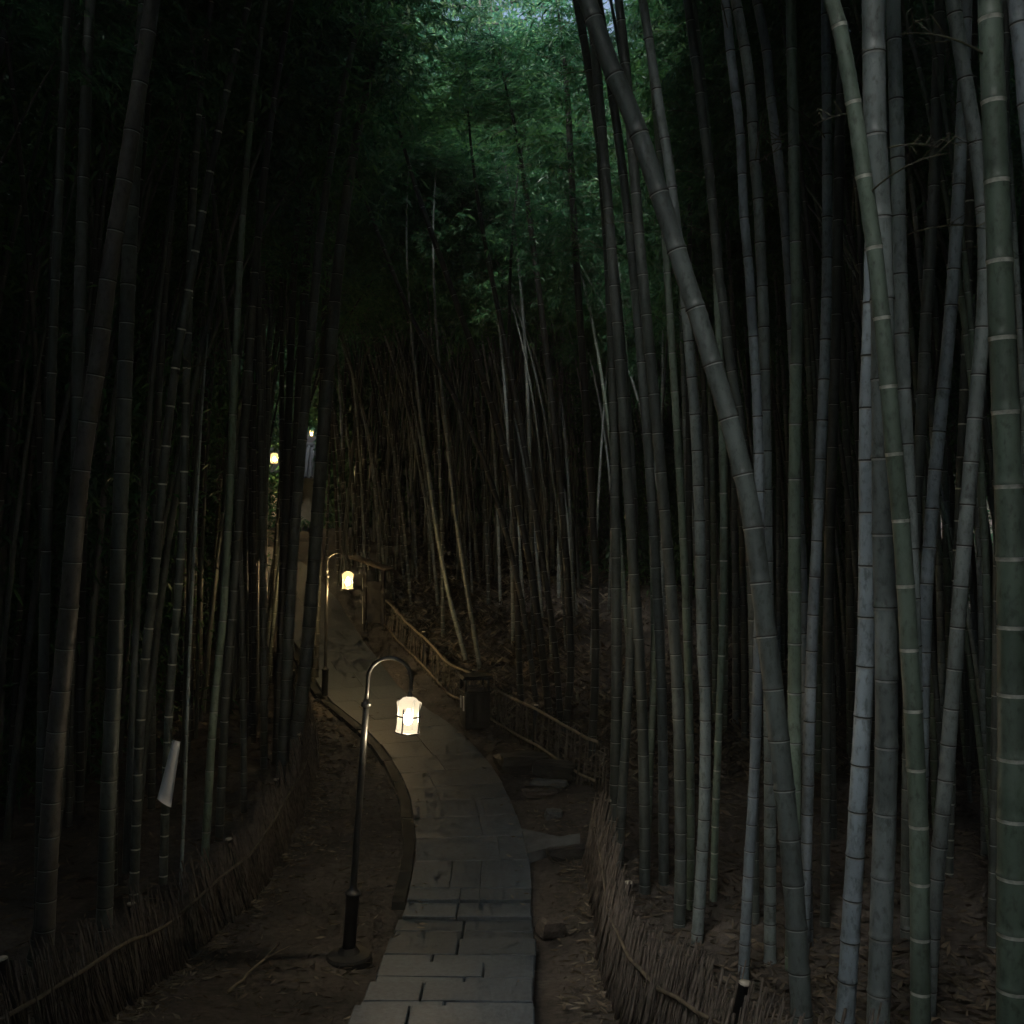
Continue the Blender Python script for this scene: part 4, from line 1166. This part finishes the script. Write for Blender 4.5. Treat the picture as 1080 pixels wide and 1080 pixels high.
# ------------------------------------------------------------------ tilted pale board in the left grove
def make_pale_board():
    a = px(186, 781, 9.95); b = px(173, 847, 9.95)
    r = MB(); n = 6
    rows = 8
    vs = []
    o = b.copy()
    for i in range(rows):
        t = i/(rows-1); c = b.lerp(a, t); w = 0.066+(0.036-0.066)*t
        for j in range(n):
            u = j/(n-1)*2-1
            vs.append(c-o+Vector((u*w, 0.02*u*u-0.02, -0.03*u*(1-t)-0.012*u)))
    nb = len(vs)
    vs2 = [v+Vector((0.002, 0.008, 0)) for v in vs]
    r.v = [tuple(v) for v in vs+vs2]
    for i in range(rows-1):
        for j in range(n-1):
            k = i*n+j
            r.f.append((k, k+1, k+n+1, k+n)); r.m.append(0)
            r.f.append((nb+k, nb+k+n, nb+k+n+1, nb+k+1)); r.m.append(0)
    for i in range(rows-1):
        for j in (0, n-1):
            k = i*n+j; r.f.append((k, k+n, nb+k+n, nb+k)); r.m.append(0)
    for i in (0, rows-1):
        for j in range(n-1):
            k = i*n+j; r.f.append((k, k+1, nb+k+1, nb+k)); r.m.append(0)
    ob = r.build("pale_board", M['paint'], None, True, o)
    for q_ in (1.02, 0.93):
        c_ = b.lerp(a, q_)-o
        MB().tube([c_+Vector((-0.03, 0.0, 0.0)), c_+Vector((-0.09, 0.10, 0.02)), c_+Vector((-0.16, 0.30, 0.03))], 0.004, 5).build("cord", M['twig'], ob)
    tag(ob, "narrow pale board hanging tilted among dark bamboos above the left fence", "board")
make_pale_board()

# ------------------------------------------------------------------ stones, slab, stick
def rock(name, label, x, y, size, mat, seed, flat=0.5, sink=0.3, rz=0.0, group=None, dz=0.0):
    rng = random.Random(seed); import bmesh
    bm = bmesh.new(); bmesh.ops.create_cube(bm, size=1.0)
    bmesh.ops.subdivide_edges(bm, edges=bm.edges[:], cuts=3, use_grid_fill=True)
    for v in bm.verts:
        c = v.co.copy(); l = max(abs(c.x), abs(c.y), abs(c.z))
        s_ = c.normalized()*0.62; v.co = c.lerp(s_, 0.42)
        nz = mnoise.noise(c*2.3+Vector((seed*3.1, 0, 0)))*0.13+mnoise.noise(c*6+Vector((0, seed, 0)))*0.05
        v.co += v.co.normalized()*nz
    me = bpy.data.meshes.new(name)
    bm.to_mesh(me); bm.free(); me.materials.append(mat)
    o = link(name, me); o.scale = (size[0], size[1], size[2])
    o.location = (x, y, gz1(x, y)+size[2]*(0.5-sink)+dz); o.rotation_euler = (rng.uniform(-0.06, 0.06), rng.uniform(-0.06, 0.06), rz)
    return tag(o, label, "stone", group)
rock("stone", "largest dark flat boulder at the path edge beside the wash-out", 0.15, 14.75, (0.72, 0.42, 0.26), M['stone_dark'], 1, rz=0.2)
rock("stone", "long dark flat stone lying behind the wash-out hollow", 0.62, 14.5, (0.62, 0.34, 0.2), M['stone_dark'], 2, rz=-0.3)
rock("stone", "thin grey-topped slab stone resting in the hollow", 0.52, 14.05, (0.5, 0.2, 0.08), M['stone_pale'], 3, rz=-0.2, dz=-0.02)
rock("stone", "low grey flagstone in front of the dark boulders", 0.38, 13.75, (0.42, 0.2, 0.08), M['stone_brown'], 4, rz=0.1, dz=-0.05)
rock("stone", "small rounded grey stone right of the hollow", 0.52, 12.75, (0.2, 0.16, 0.13), M['stone_pale'], 5)
rock("stone", "brown stone by the right edge of the dark steps", 0.37, 9.75, (0.24, 0.2, 0.16), M['stone_brown'], 6, rz=0.4)
rock("stone", "dark block under the end of the pale side slab", 0.62, 11.55, (0.42, 0.2, 0.16), M['stone_dark'], 7, rz=0.15, dz=-0.02)
def side_slab():
    mb = MB(); o = Vector((0.45, 11.95, gz1(0.45, 11.95)))
    P = [(0.17, 11.45), (0.42, 11.62), (0.78, 11.72), (0.80, 12.05), (0.55, 11.95), (0.12, 12.2)]
    top = [Vector((x, y, gz1(x, y)+0.06))-o for x, y in P]; n = len(P)
    mb.v = [tuple(v) for v in top]+[tuple(v-Vector((0, 0, 0.16))) for v in top]
    mb.f = [tuple(range(n))]+[((i+1) % n, i, n+i, n+(i+1) % n) for i in range(n)]; mb.m = [0]*(n+1)
    tag(mb.build("side_slab", M['stone_pale'], None, False, o), "pale irregular slab joining the path's right edge before the brush fence", "slab")
side_slab()
def stick(label, p0, p1, r, seed):
    rnd = random.Random(seed); a = Vector((*p0, gz1(*p0)+0.035)); b = Vector((*p1, gz1(*p1)+0.05))
    mb = MB(); pts = []
    for t in np.linspace(0, 1, 9): pts.append(a.lerp(b, t)-a+Vector((rnd.gauss(0, 0.012), rnd.gauss(0, 0.012), abs(rnd.gauss(0, 0.008)))))
    mb.tube(pts, [r*(1-0.5*t) for t in np.linspace(0, 1, 9)], 7)
    mb.tube([pts[5], pts[5]+Vector((0.12, 0.05, 0.05)), pts[5]+Vector((0.2, 0.14, 0.06))], [r*0.5, r*0.4, r*0.2], 5)
    tag(mb.build("stick", M['rail'], None, True, a), label, "stick")
stick("dry broken stick lying on the dirt below the left fence", (-2.25, 8.1), (-2.13, 9.35), 0.013, 4)

# ------------------------------------------------------------------ leaf litter
def litter(name, label, n, samp, lmin, lmax, mats, seed, dz=0.012, up=0.15):
    rng = np.random.default_rng(seed); P = []; D = []
    k = 0
    while len(P) < n and k < n*6:
        k += 1
        x, y = samp(rng)
        if x is None: continue
        z = gz1(x, y)+rough(x, y)*(1.6 if (y > 22 or abs(x) > 5) else 1)+dz
        P.append((x, y, z)); a = rng.uniform(0, 2*math.pi); D.append((math.cos(a), math.sin(a), rng.uniform(-0.02, up)))
    P = np.array(P); D = unit(np.array(D)); n = len(P)
    L = rng.uniform(lmin, lmax, n); W = L*rng.uniform(0.12, 0.25, n)
    V, Q = leaf_quads(P, D, L, W, 0.0)
    mi = rng.integers(0, len(mats), n)
    tag(link(name, big_mesh(name, V, Q, mats, mi)), label, "leaf litter", kind="stuff")
def s_path(rng):
    y = rng.uniform(6, 20); x = rng.uniform(fx(FENCE_L, y), 1.6)
    if rng.random() < 0.3: x = fx(FENCE_L, y)+abs(rng.normal(0.0, 0.16))
    elif rng.random() < 0.25 and y < 11.4: x = fx(FENCE_R, y)-abs(rng.normal(0.0, 0.14))
    pd = pathdist(x, y)
    if pd < 0.82: return None, None
    return x, y
def s_onpath(rng):
    y = rng.uniform(6.5, 20); s_ = float(np.interp(y, PC[:, 1], PCs)); x, yy, nx, ny = path_at(s_)
    t = rng.uniform(-0.62, 0.62) if rng.random() < 0.4 else rng.choice([-1, 1])*rng.uniform(0.45, 0.66)
    return x+nx*t, yy+ny*t
def s_bank(rng):
    y = rng.uniform(14, 38); x = fx(FENCE_F, min(22.7, y))+0.15+abs(rng.normal(0, 3.6)); return x, y
def s_grove(rng):
    y = rng.uniform(4.5, 16); return rng.uniform(fx(FENCE_R, min(y, 11.4))+0.3, 1.5+0.55*y), y
def s_groveL(rng):
    y = rng.uniform(6, 20); return fx(FENCE_L, y)-rng.uniform(0.2, 4), y
litter("dirt_litter", "scattered dry bamboo leaves on the dirt either side of the path", 5200, s_path, 0.05, 0.13, [M['twine'], M['twine'], M['litter_pale']], 1)
litter("path_litter", "a few fallen bamboo leaves on the paving stones", 170, s_onpath, 0.05, 0.11, [M['twine'], M['litter_pale']], 9, 0.045, 0.1)
litter("bank_litter", "thick dry leaves and twigs on the bank behind the long fence", 24000, s_bank, 0.10, 0.30, [M['twine'], M['litter_pale'], M['leaf_rot'], M['leaf_rot'], M['twine']], 2, 0.03, 0.8)
litter("grove_litter", "dead leaves covering the soil of the right grove", 12000, s_grove, 0.06, 0.2, [M['leaf_rot'], M['leaf_rot'], M['twine']], 3, 0.015, 0.4)
litter("fence_litter", "dead leaves covering the soil behind the left fence", 3500, s_groveL, 0.06, 0.2, [M['twine']], 4, 0.015, 0.4)


# ------------------------------------------------------------------ evening haze
hz = MB(); hz.box((0, 95, 45), (390, 370, 110))
hm = bpy.data.materials.new("evening_haze"); hm.use_nodes = True
hn = hm.node_tree; hn.nodes.clear()
ho = hn.nodes.new("ShaderNodeOutputMaterial"); hv = hn.nodes.new("ShaderNodeVolumePrincipled")
hv.inputs["Color"].default_value = (0.85, 0.92, 0.95, 1); hv.inputs["Density"].default_value = 0.0022; hv.inputs["Anisotropy"].default_value = 0.5
hn.links.new(hv.outputs[0], ho.inputs["Volume"])
tag(hz.build("haze", hm, shade=False), kind="stuff")

# ------------------------------------------------------------------ camera
cam = bpy.data.cameras.new("camera"); co = bpy.data.objects.new("camera", cam); COL.objects.link(co)
co.location = (0, 0, CAMZ); co.rotation_euler = (math.radians(90), 0, 0)
cam.sensor_width = 36; cam.lens = 36; cam.clip_end = 600; cam.clip_start = 0.1
sc.camera = co

# ------------------------------------------------------------------ light
SUN_EL, SUN_AZ = math.radians(56), math.radians(204)      # behind the camera, to the left
w = bpy.data.worlds.new("World"); sc.world = w; w.use_nodes = True
nt = w.node_tree; bg = nt.nodes["Background"]
sky = nt.nodes.new("ShaderNodeTexSky"); sky.sky_type = 'NISHITA'; sky.sun_disc = False
sky.sun_elevation = SUN_EL; sky.sun_rotation = SUN_AZ; sky.dust_density = 1.6
nt.links.new(sky.outputs[0], bg.inputs[0]); bg.inputs[1].default_value = 0.11
sun = bpy.data.lights.new("sun", 'SUN'); so = bpy.data.objects.new("sun", sun); COL.objects.link(so)
sun.energy = 4.6; sun.angle = math.radians(14); sun.color = (1.0, 0.96, 0.9)
dirv = Vector((math.sin(SUN_AZ)*math.cos(SUN_EL), math.cos(SUN_AZ)*math.cos(SUN_EL), math.sin(SUN_EL)))
so.rotation_euler = dirv.to_track_quat('Z', 'Y').to_euler()
so.location = (0, -5, 30)

sc.view_settings.view_transform = 'Standard'; sc.view_settings.look = 'None'
sc.view_settings.gamma = 1.0; sc.view_settings.exposure = 0.92
sc.cycles.use_adaptive_sampling = True; sc.cycles.adaptive_threshold = 0.04; sc.cycles.adaptive_min_samples = 12
sc.cycles.max_bounces = 4; sc.cycles.diffuse_bounces = 2; sc.cycles.glossy_bounces = 1; sc.cycles.transmission_bounces = 2; sc.cycles.transparent_max_bounces = 4
sc.cycles.use_denoising = True
sc.cycles.sample_clamp_indirect = 4
